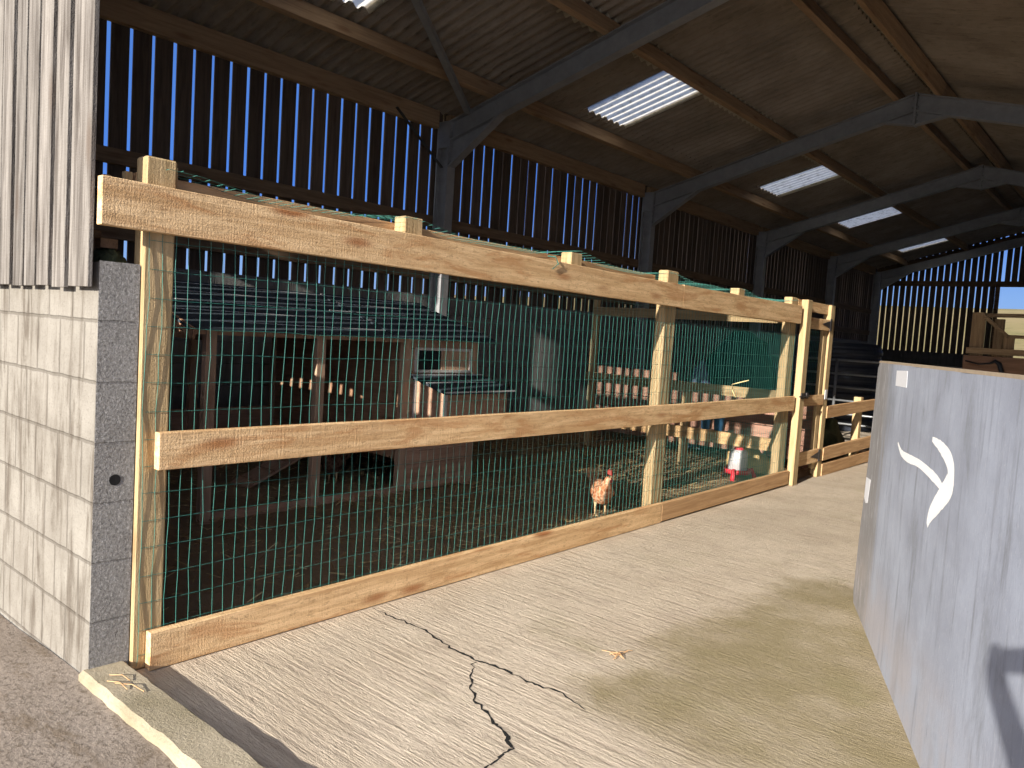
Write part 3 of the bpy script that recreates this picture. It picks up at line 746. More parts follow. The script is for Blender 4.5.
# near gable of the run
g = MB()
g.prism([(CX - .40, 2.82, 1.60), (ridge_x, 2.82, ridge_z - .04), (CB + .40, 2.82, 1.60)], (0, .02, 0)); g.box(CB + .06, CX - .06, 2.86, 2.90, 1.395, 1.475); g.build('gable_board', M['coopX'], cp)
g = MB(); g.bar((CX + .13, 2.70, 1.445), (ridge_x, 2.70, ridge_z - .02), .02, .075, (0, 0, 1)); g.bar((CB - .13, 2.70, 1.445), (ridge_x, 2.70, ridge_z - .02), .02, .075, (0, 0, 1)); g.build('bargeboard', M['coopX'], cp)
# house walls
def shiplap(b, plane, a0, a1, z0, z1, n, flip=1, horizontal=True):
    """overlapping boards; plane ('X', x) faces +x, ('Y', y) faces -y"""
    h = (z1 - z0) / n
    for i in range(n):
        za, zb = z0 + i * h, z0 + (i + 1) * h - .004
        if plane[0] == 'X':
            p = plane[1]; b.quadbox([(p - .018, a0, za), (p, a0, za), (p, a1, za), (p - .018, a1, za), (p - .018, a0, zb), (p - .009, a0, zb), (p - .009, a1, zb), (p - .018, a1, zb)])
        else:
            p = plane[1]; b.quadbox([(a0, p, za), (a1, p, za), (a1, p + .018, za), (a0, p + .018, za), (a0, p + .009, zb), (a1, p + .009, zb), (a1, p + .018, zb), (a0, p + .018, zb)])
    return b
b = MB()
shiplap(b, ('X', CX - .012), 4.865, 5.70, .04, 1.175, 9); shiplap(b, ('X', CX - .012), 4.865, 5.70, 1.39, 1.50, 1)
shiplap(b, ('X', CX - .012), 4.865, 4.95, 1.175, 1.39, 2); shiplap(b, ('X', CX - .012), 5.66, 5.70, 1.175, 1.39, 2)
b.build('front_wall', M['coop'], cp)
MB().box(CX - .06, CX, 5.69, 5.775, .02, 1.49).build('post', M['coopZ'], cp)
b = shiplap(MB(), ('Y', 4.80), CB + .06, CX - .06, .35, 1.48, 9); b.build('side_wall', M['coopX'], cp)
b = MB(); b.box(CB + .03, CX - .03, 5.74, 5.76, .04, 1.48); b.prism([(CX, 5.76, 1.46), (ridge_x, 5.76, ridge_z - .05), (CB, 5.76, 1.46)], (0, .015, 0)); b.build('end_wall', M['coopX'], cp)
MB().box(CB, CB + .02, 4.82, 5.76, .04, 1.48).build('back_wall', M['coop'], cp)
# window with pale frame, dark pane and sliding shutter
w = MB()
for y0, y1, z0, z1 in ((4.925, 5.68, 1.375, 1.40), (4.925, 5.68, 1.165, 1.19), (4.925, 4.955, 1.19, 1.375), (5.65, 5.68, 1.19, 1.375)): w.box(CX - .02, CX + .008, y0, y1, z0, z1)
wn = w.build('window_frame', M['pale'], cp)
MB().box(CX - .03, CX - .022, 4.95, 5.29, 1.18, 1.385).build('pane', M['glass'], wn)
MB().box(CX - .02, CX - .004, 5.27, 5.655, 1.188, 1.378).build('shutter', M['coopZ'], wn)
# nest box with sloping felt lid
NX = -4.97
nb = MB(); y0, y1 = 4.93, 5.80
nb.quadbox([(NX, y0, .72), (NX, y1, .72), (CX + .001, y1, .72), (CX + .001, y0, .72), (NX, y0, 1.00), (NX, y1, 1.00), (CX + .001, y1, 1.10), (CX + .001, y0, 1.10)])
nbo = nb.build('nest_box', M['coop'], cp)
MB().quadbox([(NX - .0, y0 - .012, .72), (NX + .012, y0 - .012, .72), (NX + .012, y0 + .03, .72), (NX, y0 + .03, .72), (NX, y0 - .012, .995), (NX + .012, y0 - .012, .995), (NX + .012, y0 + .03, .995), (NX, y0 + .03, .995)]).build('corner_strip', M['pale'], nbo, 'pale corner strip')
MB().box(CX + .0, CX + .03, y0 - .014, y0 - .001, .72, 1.09).build('corner_strip', M['pale'], nbo, 'pale corner strip')
lid = MB(); lid.quadbox([(NX + .06, y0 - .05, 1.0), (NX + .06, y1 + .05, 1.0), (CX, y1 + .05, 1.115), (CX, y0 - .05, 1.115), (NX + .06, y0 - .05, 1.022), (NX + .06, y1 + .05, 1.022), (CX, y1 + .05, 1.137), (CX, y0 - .05, 1.137)])
lo = lid.build('lid', M['felt'], nbo, 'black felt covered lid')
lb = MB(); lb.bar((CX + .006, y0 - .05, 1.143), (CX + .006, y1 + .05, 1.143), .02, .012); lb.bar((NX + .055, y0 - .05, 1.020), (NX + .055, y1 + .05, 1.020), .016, .014); lb.bar((-5.16, y0 - .05, 1.087), (-5.16, y1 + .05, 1.087), .012, .008)
lb.build('edge_trim', M['batten'], lo, 'pale edge of the lid')
# roof
def roofside(xe, sgn):
    b = MB(); th_ = .018; xo = xe + sgn * .08; ze = eave_z - .005
    zz = lambda x: ridge_z - (ridge_z - eave_z) * (abs(x - ridge_x) / abs(xe - ridge_x))
    b.quadbox([(ridge_x, CY0 - .04, ridge_z), (xo, CY0 - .04, zz(xo)), (xo, CY1 + .16, zz(xo)), (ridge_x, CY1 + .16, ridge_z),
               (ridge_x, CY0 - .04, ridge_z + th_), (xo, CY0 - .04, zz(xo) + th_), (xo, CY1 + .16, zz(xo) + th_), (ridge_x, CY1 + .16, ridge_z + th_)])
    return b, zz
b, zz = roofside(CX, 1); rp = b.build('roof', M['felt'], cp, 'dark felt roof slope facing the fence')
b2, zz2 = roofside(CB, -1); b2.build('roof', M['felt'], cp, 'dark felt roof slope facing the wall')
for x, ya, yb in ((-6.45, 2.7, 5.85), (-6.20, 2.7, 5.95), (-5.95, 2.9, 4.15), (-5.95, 4.35, 5.3), (-5.70, 2.75, 4.7), (-5.44, 3.0, 4.6)):  # pale strips painting the lines of sun along the felt laps
    l = MB(); l.bar((x, ya, zz(x) + .021), (x, yb, zz(x) + .021), .013, .007, (0, 0, 1)); l.build('lit_lap_line', M['batten'], rp, 'sunlit edge of a felt lap, painted pale')
l = MB(); l.bar((-6.45, 4.62, zz(-6.45) + .022), (-5.32, 4.62, zz(-5.32) + .022), .05, .008, (0, 0, 1)); l.build('joint_strip', M['felt'], rp)
l = MB()
for x in (-6.44, -6.18, -5.70): l.box(x - .02, x + .02, 4.60, 4.64, zz(x) + .02, zz(x) + .038)
l.build('clip', M['pale'], rp)
l = MB(); l.bar((ridge_x, CY0 - .04, ridge_z + .02), (ridge_x, CY1 + .16, ridge_z + .02), .07, .012); l.build('ridge_strip', M['felt'], rp)
# ramp inside the run
r = MB(); r.bar((-6.35, 4.79, .50), (-6.35, 3.75, .05), .30, .02, (0, 0, 1)); rpn = r.build('ramp', M['coop'], cp)
r = MB()
for i in range(6):
    f_ = (i + .5) / 6; r.bar((-6.5, 4.79 - 1.04 * f_, .515 - .45 * f_), (-6.2, 4.79 - 1.04 * f_, .515 - .45 * f_), .02, .015)
r.build('tread', M['coopX'], rpn)

# ------------------------------------------------------------------ hens
def skin_mesh(name, pts, edges, radii, mat, parent=None, sub=2, root=0):
    me = bpy.data.meshes.new(name); me.from_pydata(pts, edges, []); me.update(); me.materials.append(mat)
    o = bpy.data.objects.new(name, me); COL.objects.link(o)
    if parent is not None: o.parent = parent
    sk = o.modifiers.new('skin', 'SKIN')
    if not me.skin_vertices: me.skin_vertices.new()
    sv = me.skin_vertices[0].data
    for i, r in enumerate(radii): sv[i].radius = (r, r) if not isinstance(r, tuple) else r; sv[i].use_root = (i == root)
    sk.use_smooth_shade = True
    ss = o.modifiers.new('sub', 'SUBSURF'); ss.levels = sub; ss.render_levels = sub
    return o
def hen(name_label, loc, rz, body, scale=1.0, head_turn=0.0, up=1.0):
    t = thing('hen', name_label, 'hen', loc, rz, group='hens in the pen'); t.scale = (scale,) * 3
    hx, hy, hzv = .135, .04 * math.sin(head_turn), .335 * up
    P = [(-.20, 0, .255), (-.14, 0, .215), (-.06, 0, .175), (.03, 0, .175), (.085, 0, .215), (.105, hy * .4, .265), (.120, hy * .8, .30), (hx, hy, hzv)]
    R = [.018, .050, .086, .090, .068, .042, .030, .031]
    bd = skin_mesh('body', P, [(i, i + 1) for i in range(len(P) - 1)], R, body, t, 2, 2)
    hd = Vector((math.cos(head_turn), math.sin(head_turn), 0)); h0 = Vector((hx, hy, hzv))
    bk = MB(); bk.tube([h0 + hd * .022, h0 + hd * .040 + Vector((0, 0, -.004)), h0 + hd * .055 + Vector((0, 0, -.012))], [.011, .008, .002], 8); bk.build('beak', M['leg'], t, local=True)
    cm = MB(); side = Vector((-hd.y, hd.x, 0)); poly = []
    for a, hgt in ((-.022, .018), (-.020, .052), (-.012, .036), (-.004, .060), (.006, .038), (.014, .054), (.022, .030), (.026, .012)): poly.append(h0 + hd * a + Vector((0, 0, hgt)) - side * .004)
    cm.prism(poly, side * .008); cm.build('comb', M['comb'], t, local=True)
    wt = MB(); wt.tube([h0 + hd * .024 + Vector((0, 0, -.014)), h0 + hd * .026 + Vector((0, 0, -.034)), h0 + hd * .022 + Vector((0, 0, -.05))], [.006, .011, .004], 8); wt.build('wattle', M['comb'], t, local=True)
    ey = MB()
    for s2 in (1, -1):
        q = h0 + side * s2 * .027 + hd * .008 + Vector((0, 0, .006)); ey.lathe([(.0005, q.z - .005), (.005, q.z), (.0005, q.z + .005)], q.x, q.y, 8)
    ey.build('eye', M['black'], t, local=True)
    for s2 in (1, -1):
        wg = MB(); n = 10; base = len(wg.v)
        for i in range(n + 1):
            u = i / n; x = .06 - .21 * u; wv = .055 * math.sin(PI * min(1, u * 1.05)) ** .6 * (1 - .45 * u); y = s2 * (.088 - .035 * u + .004)
            zc = .195 + .02 * u; wg.v += [(x, y, zc - wv), (x, y + s2 * .010 * math.sin(PI * u), zc), (x, y - s2 * .012, zc + wv), (x, y - s2 * .02, zc)]
        for i in range(n):
            for k in range(4): wg.f.append([4 * i + k, 4 * i + (k + 1) % 4, 4 * i + 4 + (k + 1) % 4, 4 * i + 4 + k])
        wg.f.append([0, 1, 2, 3]); wg.f.append([4 * n + 3, 4 * n + 2, 4 * n + 1, 4 * n])
        wg.build('wing', body, t, smooth=True, local=True)
        lg = MB(); lg.tube([(.005, s2 * .04, .13), (-.012, s2 * .04, .075), (0, s2 * .04, .010)], [.020, .008, .007], 8)
        for a in (-.5, 0, .5, PI): lg.tube([(0, s2 * .04, .010), (.045 * math.cos(a) * (.6 if a > 3 else 1), s2 * .04 + .045 * math.sin(a), .004)], [.006, .003], 6)
        lg.build('leg', M['leg'], t, smooth=True, local=True)
    tf = MB()
    for i, a in enumerate((-.28, -.14, 0, .14, .28)):
        tf.prism([(-.17, a * .12 - .001, .235), (-.245, a * .24 - .001, .33), (-.275, a * .26, .325), (-.265, a * .24, .285), (-.19, a * .12, .215)], (0, .004, 0))
    tf.build('tail', body, t, local=True)
    return t
hen('reddish brown hen standing behind the bottom board of the mesh fence', (-3.72, 5.70, .03), math.radians(-42), M['hen'], 1.14, .45, 1.0)
hen('dark brown hen in the shade inside the coop run', (-6.05, 4.55, .03), math.radians(-70), M['hen_dark'], 1.0, .5)

# ------------------------------------------------------------------ drinker
DX, DY = -3.80, 8.70
dk = thing('poultry_drinker', 'galvanised poultry drinker with red tripod base and red cap', 'drinker', (DX, DY, .035))
DZ = .035
MB().lathe([(.108, DZ + .11), (.113, DZ + .115), (.106, DZ + .30), (.088, DZ + .345), (.05, DZ + .352)], DX, DY, 28).build('tank', M['drink'], dk, smooth=True)
MB().lathe([(.055, DZ + .345), (.058, DZ + .352), (.055, DZ + .372), (.03, DZ + .378)], DX, DY, 20).build('cap', M['red'], dk, smooth=True)
MB().lathe([(.11, DZ + .065), (.150, DZ + .07), (.160, DZ + .125), (.150, DZ + .125), (.140, DZ + .085), (.02, DZ + .08)], DX, DY, 28).build('tray', M['red'], dk, smooth=True)
for k in range(3):
    a = math.radians(-80 + 120 * k); ca, sa = math.cos(a), math.sin(a)
    l = MB(); l.tube([(DX + ca * .12, DY + sa * .12, DZ + .10), (DX + ca * .165, DY + sa * .165, DZ + .115), (DX + ca * .195, DY + sa * .195, DZ + .06), (DX + ca * .215, DY + sa * .215, DZ)], [.026, .030, .026, .030], 10)
    l.build('leg', M['red'], dk, smooth=True)

# ------------------------------------------------------------------ things at the back of the pen
def lump(name, c, r, mat, label, cat, seed, n=18, m=28, amp=.18, sq=1.0, freq=2.2, flat=True):
    b = MB(); c = Vector(c)
    for i in range(n + 1):
        th_ = PI * i / n
        for j in range(m):
            ph = 2 * PI * j / m; d = Vector((math.sin(th_) * math.cos(ph), math.sin(th_) * math.sin(ph), math.cos(th_)))
            k = 1 + amp * mnoise.noise(d * freq + Vector((seed, seed * 2, 0))) + amp * .4 * mnoise.noise(d * freq * 3 + Vector((seed, 0, 5)))
            z = d.z * r[2] * k
            if flat: z = max(z, 0)
            b.v.append((c.x + d.x * r[0] * k, c.y + d.y * r[1] * k, c.z + z))
    for i in range(n):
        for j in range(m): b.f.append([i * m + j, i * m + (j + 1) % m, (i + 1) * m + (j + 1) % m, (i + 1) * m + j])
    o = b.build(name, mat, smooth=True); return setp(o, label, cat)
lump('straw_heap', (-3.98, 9.45, .02), (.30, .26, .30), M['heap'], 'golden sunlit straw heap under the cross fence beside the gate', 'straw', 3, amp=.3)
lump('netting_pile', (-5.25, 11.8, .0), (.80, .55, 1.76), M['tarp'], 'tall dark green sheeted pile behind the plank partition', 'pile', 8, amp=.16)
lump('feed_sack', (-5.40, 10.72, 0), (.25, .22, 1.30), M['sack'], 'grey blue sack leaning behind the plank partition', 'sack', 5, amp=.14)
lump('hay_heap', (-3.75, 11.3, 0), (.32, .7, .62), M['moss'], 'dull netted heap behind the low rails past the gate', 'heap', 12, amp=.3)
for (x, lb) in ((-4.98, 'left one of two small blue buckets standing on the plank partition ledge'), (-4.78, 'right one of two small blue buckets standing on the plank partition ledge')):
    b = MB().lathe([(.055, .40), (.060, .405), (.075, .57), (.08, .575), (.08, .59), (.072, .59), (.056, .42), (.01, .415)], x, 10.195, 20)
    t = thing('bucket', lb, 'bucket', (x, 10.195, .4), group='blue buckets'); b.build('body', M['blue'], t, smooth=True)
    b = MB(); b.tube([(x - .076, 10.195, .58), (x - .05, 10.23, .66), (x, 10.262, .69), (x + .05, 10.23, .66), (x + .076, 10.195, .58)], .004, 6); b.tube([(x, 10.279, .685), (x, 10.25, .685)], .006, 6); b.build('handle', M['galv'], t)
b = MB(); b.tube([(-3.86, 8.95, 1.20), (-3.98, 8.94, 1.16), (-4.06, 8.935, 1.13), (-4.05, 8.93, 1.06), (-4.0, 8.93, .98)], .007, 6)
setp(b.build('baler_twine', M['twine'], smooth=True), 'loop of straw coloured twine hanging on the upper cross rail', 'twine')
# tank, field gate
b = MB(); prof = [(.80, 0), (.82, .02)]
for i in range(9): prof += [(.82, .12 + i * .18), (.845, .16 + i * .18), (.845, .22 + i * .18), (.82, .26 + i * .18)]
prof += [(.82, 1.74), (.76, 1.81), (.3, 1.86)]
b.lathe(prof, -5.45, 17.2, 40)
tk = b.build('water_tank', M['tank'], smooth=False); setp(tk, 'large black ribbed tank behind the galvanised field gate', 'tank')
fgt = thing('field_gate', 'galvanised tubular field gate crossing behind the pen', 'gate', (-4.3, 14.6, 0))
for z in (1.47, 1.22, .98, .74, .50, .32): b = MB().tube([(-6.2, 14.6, z), (-2.4, 14.6, z)], .020, 8); b.build('bar', M['galv'], fgt, smooth=True)
for x in (-6.2, -4.65, -2.4): MB().tube([(x, 14.6, .28), (x, 14.6, 1.49)], .026, 8).build('upright', M['galv'], fgt, smooth=True)
for x in (-6.3, -2.3): MB().tube([(x, 14.6, 0), (x, 14.6, 1.6)], .05, 10).build('post', M['galv'], fgt, smooth=True)

# wooden stock pen by the far opening
hp = thing('stock_pen', 'brown wooden stock pen with posts and sloping rail by the far opening', 'pen', (-1.9, 14.3, 0))
MB().box(-2.47, -2.29, 14.0, 14.1, 0, 2.37).build('post', M['hurdleZ'], hp, bevel=.005)
MB().box(-2.24, -2.11, 14.55, 14.65, 0, 2.30).build('post', M['hurdleZ'], hp)
MB().box(-2.02, -1.88, 14.0, 14.08, 0, 2.02).build('post', M['hurdleZ'], hp)
MB().box(-.6, -.46, 14.0, 14.08, 0, 2.02).build('post', M['hurdleZ'], hp)
MB().box(-2.50, -.4, 13.94, 13.998, 1.72, 1.815).build('rail', M['hurdle'], hp, bevel=.004)
b = MB().bar((-2.30, 13.97, 2.31), (-1.95, 13.97, 2.0), .05, .06, (0, 1, 0)); b.bar((-1.97, 13.97, 2.01), (-.4, 13.97, 2.01), .05, .06, (0, 1, 0)); b.build('top_rail', M['hurdle'], hp, 'dark sloping top rail')
MB().bar((-2.40, 14.3, 2.34), (-.4, 14.3, 2.37), .05, .06, (0, 0, 1)).build('top_rail', M['hurdle'], hp)
MB().box(-2.52, -.4, 13.90, 13.94, 1.12, 1.69).build('side_board', M['redboard'], hp, 'reddish brown side board', bevel=.004)
b = MB(); b.tube([(-2.48, 13.88, 1.60), (-2.3, 13.87, 1.56), (-2.15, 13.87, 1.58), (-2.08, 13.865, 1.62), (-2.02, 13.865, 1.58), (-1.98, 13.87, 1.46), (-1.98, 13.87, 1.2)], [.012, .012, .014, .03, .035, .035, .035], 8)
setp(b.build('hose', M['black'], smooth=True), 'black hose hooked over the reddish side board of the stock pen', 'hose')

# ------------------------------------------------------------------ grey sheet gate in the right foreground
PA = Vector((-1.39, 5.137, 0)); PU = Vector((.397, -.917, 0)).normalized(); PN = Vector((-PU.y, PU.x, 0))
if PN.dot(-PA) < 0: PN = -PN               # side that faces the alley
prot = math.atan2(PU.y, PU.x)
# local axes: x along the sheet, y towards the alley side, z up
pg = thing('sheet_gate', 'big weathered grey sheet gate with a white painted mark, right foreground', 'gate', PA, prot)
sgn = 1 if Vector((-math.sin(prot), math.cos(prot), 0)).dot(PN) > 0 else -1
PLEN, PH, PT = 3.5, 1.555, .055
b = MB(); nn = 24
outl = [(-.09, 0.0), (-.135, .07), (-.11, .4), (-.035, .9), (.0, 1.25), (.015, PH - .04), (.06, PH)] + [(PLEN * (i + 1) / nn, PH + .004 * mnoise.noise(Vector((i * .8, 3, 0)))) for i in range(1, nn)] + [(PLEN, 0)]
b.prism([(x, 0, z) for x, z in outl], (0, -sgn * PT, 0)); sheet = b.build('sheet', M['panel'], pg, local=True)
b = MB(); b.prism([(.03, -sgn * .0005, PH + .0), (PLEN, -sgn * .0005, PH + .0), (PLEN, -sgn * .0005, PH + .012), (.05, -sgn * .0005, PH + .012)], (0, -sgn * (PT - .002), 0)); b.build('edge_strip', M['panel_edge'], pg, 'brown worn top edge', local=True)
def stroke(pts, ws):
    out = []; ins = []
    # smooth the centre line
    P = [Vector(p) for p in pts]; Q = []; W = []
    for i in range(len(P) - 1):
        p0, p1, p2, p3 = P[max(i - 1, 0)], P[i], P[i + 1], P[min(i + 2, len(P) - 1)]
        for k in range(6):
            t = k / 6; Q.append(.5 * ((2 * p1) + (-p0 + p2) * t + (2 * p0 - 5 * p1 + 4 * p2 - p3) * t * t + (-p0 + 3 * p1 - 3 * p2 + p3) * t ** 3)); W.append(ws[i] + (ws[i + 1] - ws[i]) * t)
    Q.append(P[-1]); W.append(ws[-1]); b = MB(); n = len(Q)
    for i, q in enumerate(Q):
        d = (Q[min(i + 1, n - 1)] - Q[max(i - 1, 0)]).normalized(); nv = Vector((-d.y, d.x)); w_ = W[i] / 2 * (1 + .12 * mnoise.noise(Vector((i * .9, 1, 2))))
        b.v += [(q.x + nv.x * w_, sgn * .0012, q.y + nv.y * w_), (q.x - nv.x * w_, sgn * .0012, q.y - nv.y * w_)]
    for i in range(n - 1): b.f.append([2 * i, 2 * i + 1, 2 * i + 3, 2 * i + 2])
    return b
# the mark: two strokes meeting like an arrow head
m = stroke([(.887, 1.158), (1.0, 1.122), (1.169, 1.117), (1.44, 1.127), (1.741, 1.113), (1.87, 1.097)], [.012, .03, .042, .036, .044, .03])
m2 = stroke([(1.635, 1.262), (1.80, 1.247), (1.955, 1.208), (1.985, 1.133), (1.872, 1.051), (1.735, .962), (1.695, .905)], [.02, .05, .075, .12, .10, .07, .03])
o_ = len(m.v); m.v += m2.v; m.f += [[o_ + i for i in f] for f in m2.f]
for i, v in enumerate(m.v[o_:]): m.v[o_ + i] = (v[0], v[1] * 1.4, v[2])
m.build('painted_mark', M['white'], pg, 'white painted arrow-like mark', local=True)
s_ = MB(); s_.prism([(.665, sgn * .0003, 1.442), (.972, sgn * .0003, 1.446), (.958, sgn * .0003, 1.530), (.66, sgn * .0003, 1.524)], (0, sgn * .001, 0)); s_.build('sticker', M['sticker'], pg, 'white square sticker', local=True)
s_ = MB(); s_.prism([(-.045, sgn * .0003, .70), (.03, sgn * .0003, .675), (.10, sgn * .0003, .69), (.14, sgn * .0003, .84), (-.03, sgn * .0003, .83)], (0, sgn * .001, 0)); s_.build('sticker', M['sticker'], pg, 'torn pale sticker low on the free edge', local=True)
for x in (.5, 2.2):
    b = MB(); b.bar((x, -sgn * (PT + .02), .02), (x, -sgn * (PT + .02), PH - .1), .07, .045, (0, 1, 0)); b.bar((x, -sgn * (PT + .03), .9), (x, -sgn * .65, .01), .06, .05); b.build('prop', M['hurdleZ'], pg, local=True)

# ------------------------------------------------------------------ small things on and by the block wall
b = MB().box(-3.66, -3.46, 1.36, 1.43, 1.845, 1.885); setp(b.build('wood_offcut', M['girtX']), 'brown timber offcut lying on moss on top of the wall end', 'offcut')
lump('moss_clump', (-3.53, 1.41, 1.775), (.11, .06, .075), M['moss'], 'dark mossy clump on top of the wall end', 'moss', 4, amp=.35, freq=4)
lump('pebble', (-3.03, 1.12, -.02), (.035, .018, .025), M['stone'], 'small brown stone on the yard in front of the kerb', 'stone', 6, 8, 12, .2)
b = MB()
for a, c in (((-3.25, 1.36), (-3.15, 1.40)), ((-3.2, 1.33), (-3.08, 1.36)), ((-3.16, 1.345), (-3.02, 1.40))):
    b.tube([(a[0], a[1], .068), ((a[0] + c[0]) / 2, (a[1] + c[1]) / 2 + .01, .076), (c[0], c[1], .066)], .002, 5)
setp(b.build('dry_stalks', M['rail_old']), 'few dry brown stalks lying on the kerb by the wall', 'stalk', kind='stuff')
b = MB(); rl_ = random.Random(2)
for k in range(9):
    a = rl_.uniform(0, PI); L = rl_.uniform(.02, .05); x, y = -2.0 + rl_.uniform(-.04, .04), 3.34 + rl_.uniform(-.05, .05)
    b.tube([(x - math.cos(a) * L, y - math.sin(a) * L, .006), (x, y, .016), (x + math.cos(a) * L, y + math.sin(a) * L, .007)], .002, 5)
setp(b.build('dry_leaves', M['rail_old']), 'dry leaf scraps on the alley concrete', 'leaf', kind='stuff')

# ------------------------------------------------------------------ the photographer, whose shadow falls on the grey sheet
def outfit():
    t = NT('outdoor_clothes'); z = t.n('ShaderNodeSeparateXYZ', {0: t.coord()}).outputs[2]
    c = t.mix(t.math('GREATER_THAN', z, .93), c4((.03, .035, .05)), c4((.05, .07, .10)))
    c = t.mix(t.math('GREATER_THAN', z, 1.50), c, c4((.5, .3, .22)))
    t.bsdf(c, .8); return t.m
FWD = Vector((-.645, .761, 0)).normalized(); RGT = Vector((.7586, .65, 0)).normalized()
BP = -FWD * .44
pe = thing('person', 'person in dark clothes holding up a phone, shadow falling on the grey sheet', 'person', (BP.x, BP.y, 0))
def pp(f, r, z): q = FWD * f + RGT * r; return (q.x, q.y, z)
P = []; E = []; RR = []
def add(p, r, par=None):
    P.append(p); RR.append(r)
    if par is not None: E.append((par, len(P) - 1))
    return len(P) - 1
pel = add(pp(0, 0, .95), (.16, .13)); bel = add(pp(0, 0, 1.10), (.15, .12), pel); che = add(pp(0, 0, 1.32), (.17, .13), bel); nb_ = add(pp(0, 0, 1.47), .075, che)
nk_ = add(pp(.015, 0, 1.55), .058, nb_); h1 = add(pp(.03, 0, 1.64), .078, nk_); h2 = add(pp(.03, 0, 1.74), .088, h1); h3 = add(pp(.02, 0, 1.82), .06, h2)
for s2 in (-1, 1):
    hp1 = add(pp(0, s2 * .10, .88), .10, pel); kn = add(pp(.02, s2 * .12, .49), .065, hp1); an = add(pp(-.01, s2 * .13, .09), .045, kn); add(pp(.06, s2 * .135, .045), .042, an); add(pp(.17, s2 * .14, .035), .032, len(P) - 1)
    sh = add(pp(-.01, s2 * .19, 1.42), .065, che)
    el_ = add(pp(.16, -.03 if s2 < 0 else .275, 1.20), .050, sh)
    hx = -.066 if s2 < 0 else .125
    wr_ = add(pp(.365, hx + s2 * .025, 1.545), .034, el_); pa = add(pp(.40, hx + s2 * .012, 1.60), .040, wr_)
    for k in range(4):                                                 # fingers close on the phone's back
        z = 1.565 + k * .020; L = (.8, 1, 1.05, .9)[k]
        a = add(pp(.418, hx + s2 * .010, z), .0088, pa); c_ = add(pp(.418 + .016 * L, hx - s2 * .002, z + .004), .0080, a); add(pp(.427, hx - s2 * .026 * L, z + .006), .0070, c_)
    a = add(pp(.395, hx - s2 * .012, 1.565), .0100, pa); add(pp(.405, hx - s2 * .035, 1.575), .0085, a)
skin_mesh('body', P, E, RR, outfit(), pe, 1, 0)
fc = MB(); fc.prism([pp(.115, -.012, 1.66), pp(.140, 0, 1.665), pp(.115, .012, 1.66), pp(.112, 0, 1.715)], tuple(-FWD * .02)); fc.build('nose', M['skin'], pe, local=True)
hr = MB(); hc = Vector(pp(.005, 0, 1.755))
for i in range(9):
    th_ = PI * .56 * i / 8
    for j in range(16):
        ph = 2 * PI * j / 16; hr.v.append(tuple(hc + Vector((math.sin(th_) * math.cos(ph) * .102, math.sin(th_) * math.sin(ph) * .102, math.cos(th_) * .115))))
for i in range(8):
    for j in range(16): hr.f.append([i * 16 + j, i * 16 + (j + 1) % 16, (i + 1) * 16 + (j + 1) % 16, (i + 1) * 16 + j])
hr.build('hair', M['cloth'], pe, smooth=True, local=True)
ph_ = MB(); f3 = Vector((-.64515353, .7611103, -.06699274)); r3_ = Vector((.75853638, .64854601, .06332955)); u3 = Vector((-.09164865, .00995915, .9957416))
pc = Vector((0, 0, 1.6)) - f3 * .014 + r3_ * .032 - u3 * .010
ph_.quadbox([tuple(pc + r3_ * a * .076 + u3 * b_ * .036 + f3 * c_ * .0042) for c_ in (-1, 1) for a, b_ in ((-1, -1), (1, -1), (1, 1), (-1, 1))])
po = ph_.build('mobile_phone', M['black'], bevel=.003); setp(po, 'black phone held up sideways in both hands by the person', 'phone')

# ------------------------------------------------------------------ camera
F = 774.63
R = [(.75853638, .64854601, .06332955), (.09164865, -.00995915, -.9957416), (-.64515353, .7611103, -.06699274)]
cam = bpy.data.cameras.new('camera'); co_ = bpy.data.objects.new('camera', cam); COL.objects.link(co_)
rx, ry, rz_ = Vector(R[0]), -Vector(R[1]), -Vector(R[2])
mw = Matrix(((rx.x, ry.x, rz_.x, 0), (rx.y, ry.y, rz_.y, 0), (rx.z, ry.z, rz_.z, 1.6), (0, 0, 0, 1)))
co_.matrix_world = mw; cam.sensor_width = 36; cam.sensor_fit = 'HORIZONTAL'; cam.lens = F / 1024 * 36; cam.clip_start = .02; cam.clip_end = 2000
SC.camera = co_

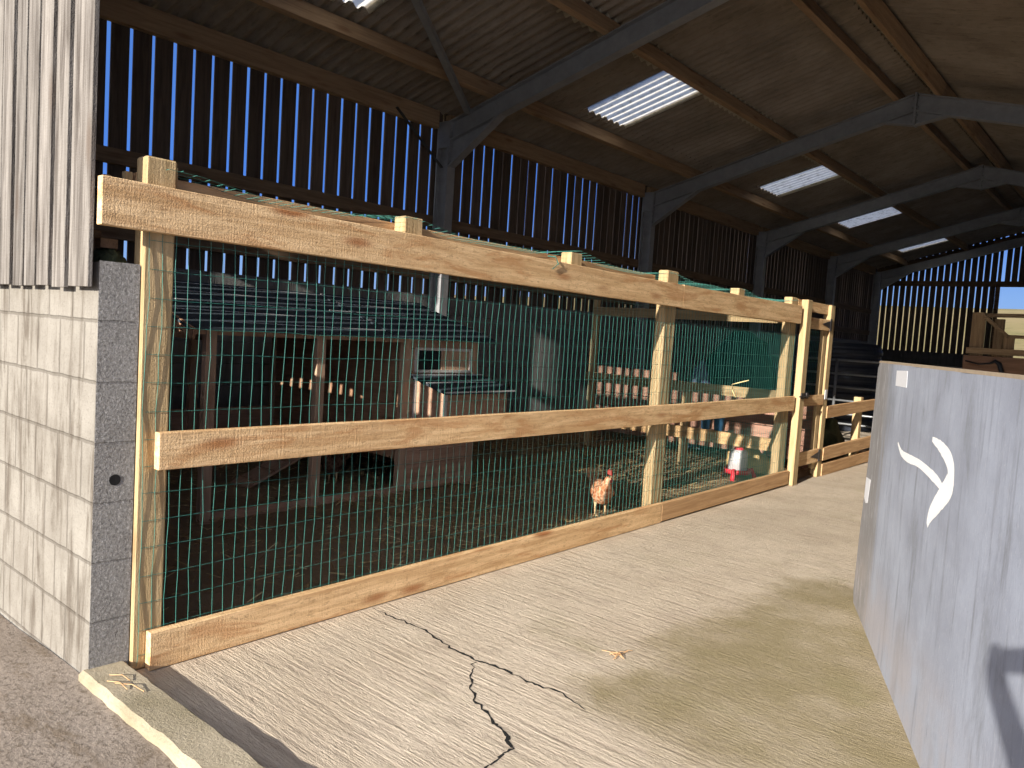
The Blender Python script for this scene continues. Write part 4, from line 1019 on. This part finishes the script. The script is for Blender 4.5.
# ------------------------------------------------------------------ light
AZ, EL = math.radians(-6.0), math.radians(17.6)
sd = Vector((math.sin(AZ) * math.cos(EL), math.cos(AZ) * math.cos(EL), -math.sin(EL)))
sun = bpy.data.lights.new('sun', 'SUN'); sun.energy = 11.6; sun.angle = .0093; sun.color = (1.0, .93, .83)
so_ = bpy.data.objects.new('sun', sun); COL.objects.link(so_); so_.rotation_euler = sd.to_track_quat('-Z', 'Y').to_euler(); so_.location = (2, -20, 12)
w = bpy.data.worlds.new('sky'); SC.world = w; w.use_nodes = True; t = w.node_tree; t.nodes.clear()
g = t.nodes.new('ShaderNodeTexCoord'); s = t.nodes.new('ShaderNodeSeparateXYZ'); t.links.new(g.outputs['Generated'], s.inputs[0])
r = t.nodes.new('ShaderNodeValToRGB'); t.links.new(s.outputs[2], r.inputs[0]); e = r.color_ramp.elements
for k, (p, c) in enumerate(((0, (.34, .50, .80)), (.07, (.25, .45, .86)), (.16, (.085, .25, .80)), (.40, (.09, .22, .60)), (1, (.10, .17, .38)))):
    if k > 1: e.new(p)
    e[k].position = p; e[k].color = (*c, 1)
dp = t.nodes.new('ShaderNodeVectorMath'); dp.operation = 'DOT_PRODUCT'; t.links.new(g.outputs['Generated'], dp.inputs[0]); dp.inputs[1].default_value = -sd
mx_ = t.nodes.new('ShaderNodeMath'); mx_.operation = 'MAXIMUM'; t.links.new(dp.outputs['Value'], mx_.inputs[0]); mx_.inputs[1].default_value = 0
pw = t.nodes.new('ShaderNodeMath'); pw.operation = 'POWER'; t.links.new(mx_.outputs[0], pw.inputs[0]); pw.inputs[1].default_value = 2.5
gl = t.nodes.new('ShaderNodeMix'); gl.data_type = 'RGBA'; gl.blend_type = 'ADD'; gl.clamp_result = False
t.links.new(pw.outputs[0], gl.inputs[0]); t.links.new(r.outputs[0], gl.inputs[6]); gl.inputs[7].default_value = (2.4, 2.22, 2.0, 1)   # sky brightened round the low sun behind the viewer, added to fill the interior
bg = t.nodes.new('ShaderNodeBackground'); t.links.new(gl.outputs[2], bg.inputs[0]); bg.inputs[1].default_value = 1.0
ow = t.nodes.new('ShaderNodeOutputWorld'); t.links.new(bg.outputs[0], ow.inputs[0])
SC.view_settings.view_transform = 'Standard'; SC.view_settings.look = 'None'; SC.view_settings.exposure = 0; SC.view_settings.gamma = 1
SC.view_settings.use_curve_mapping = False
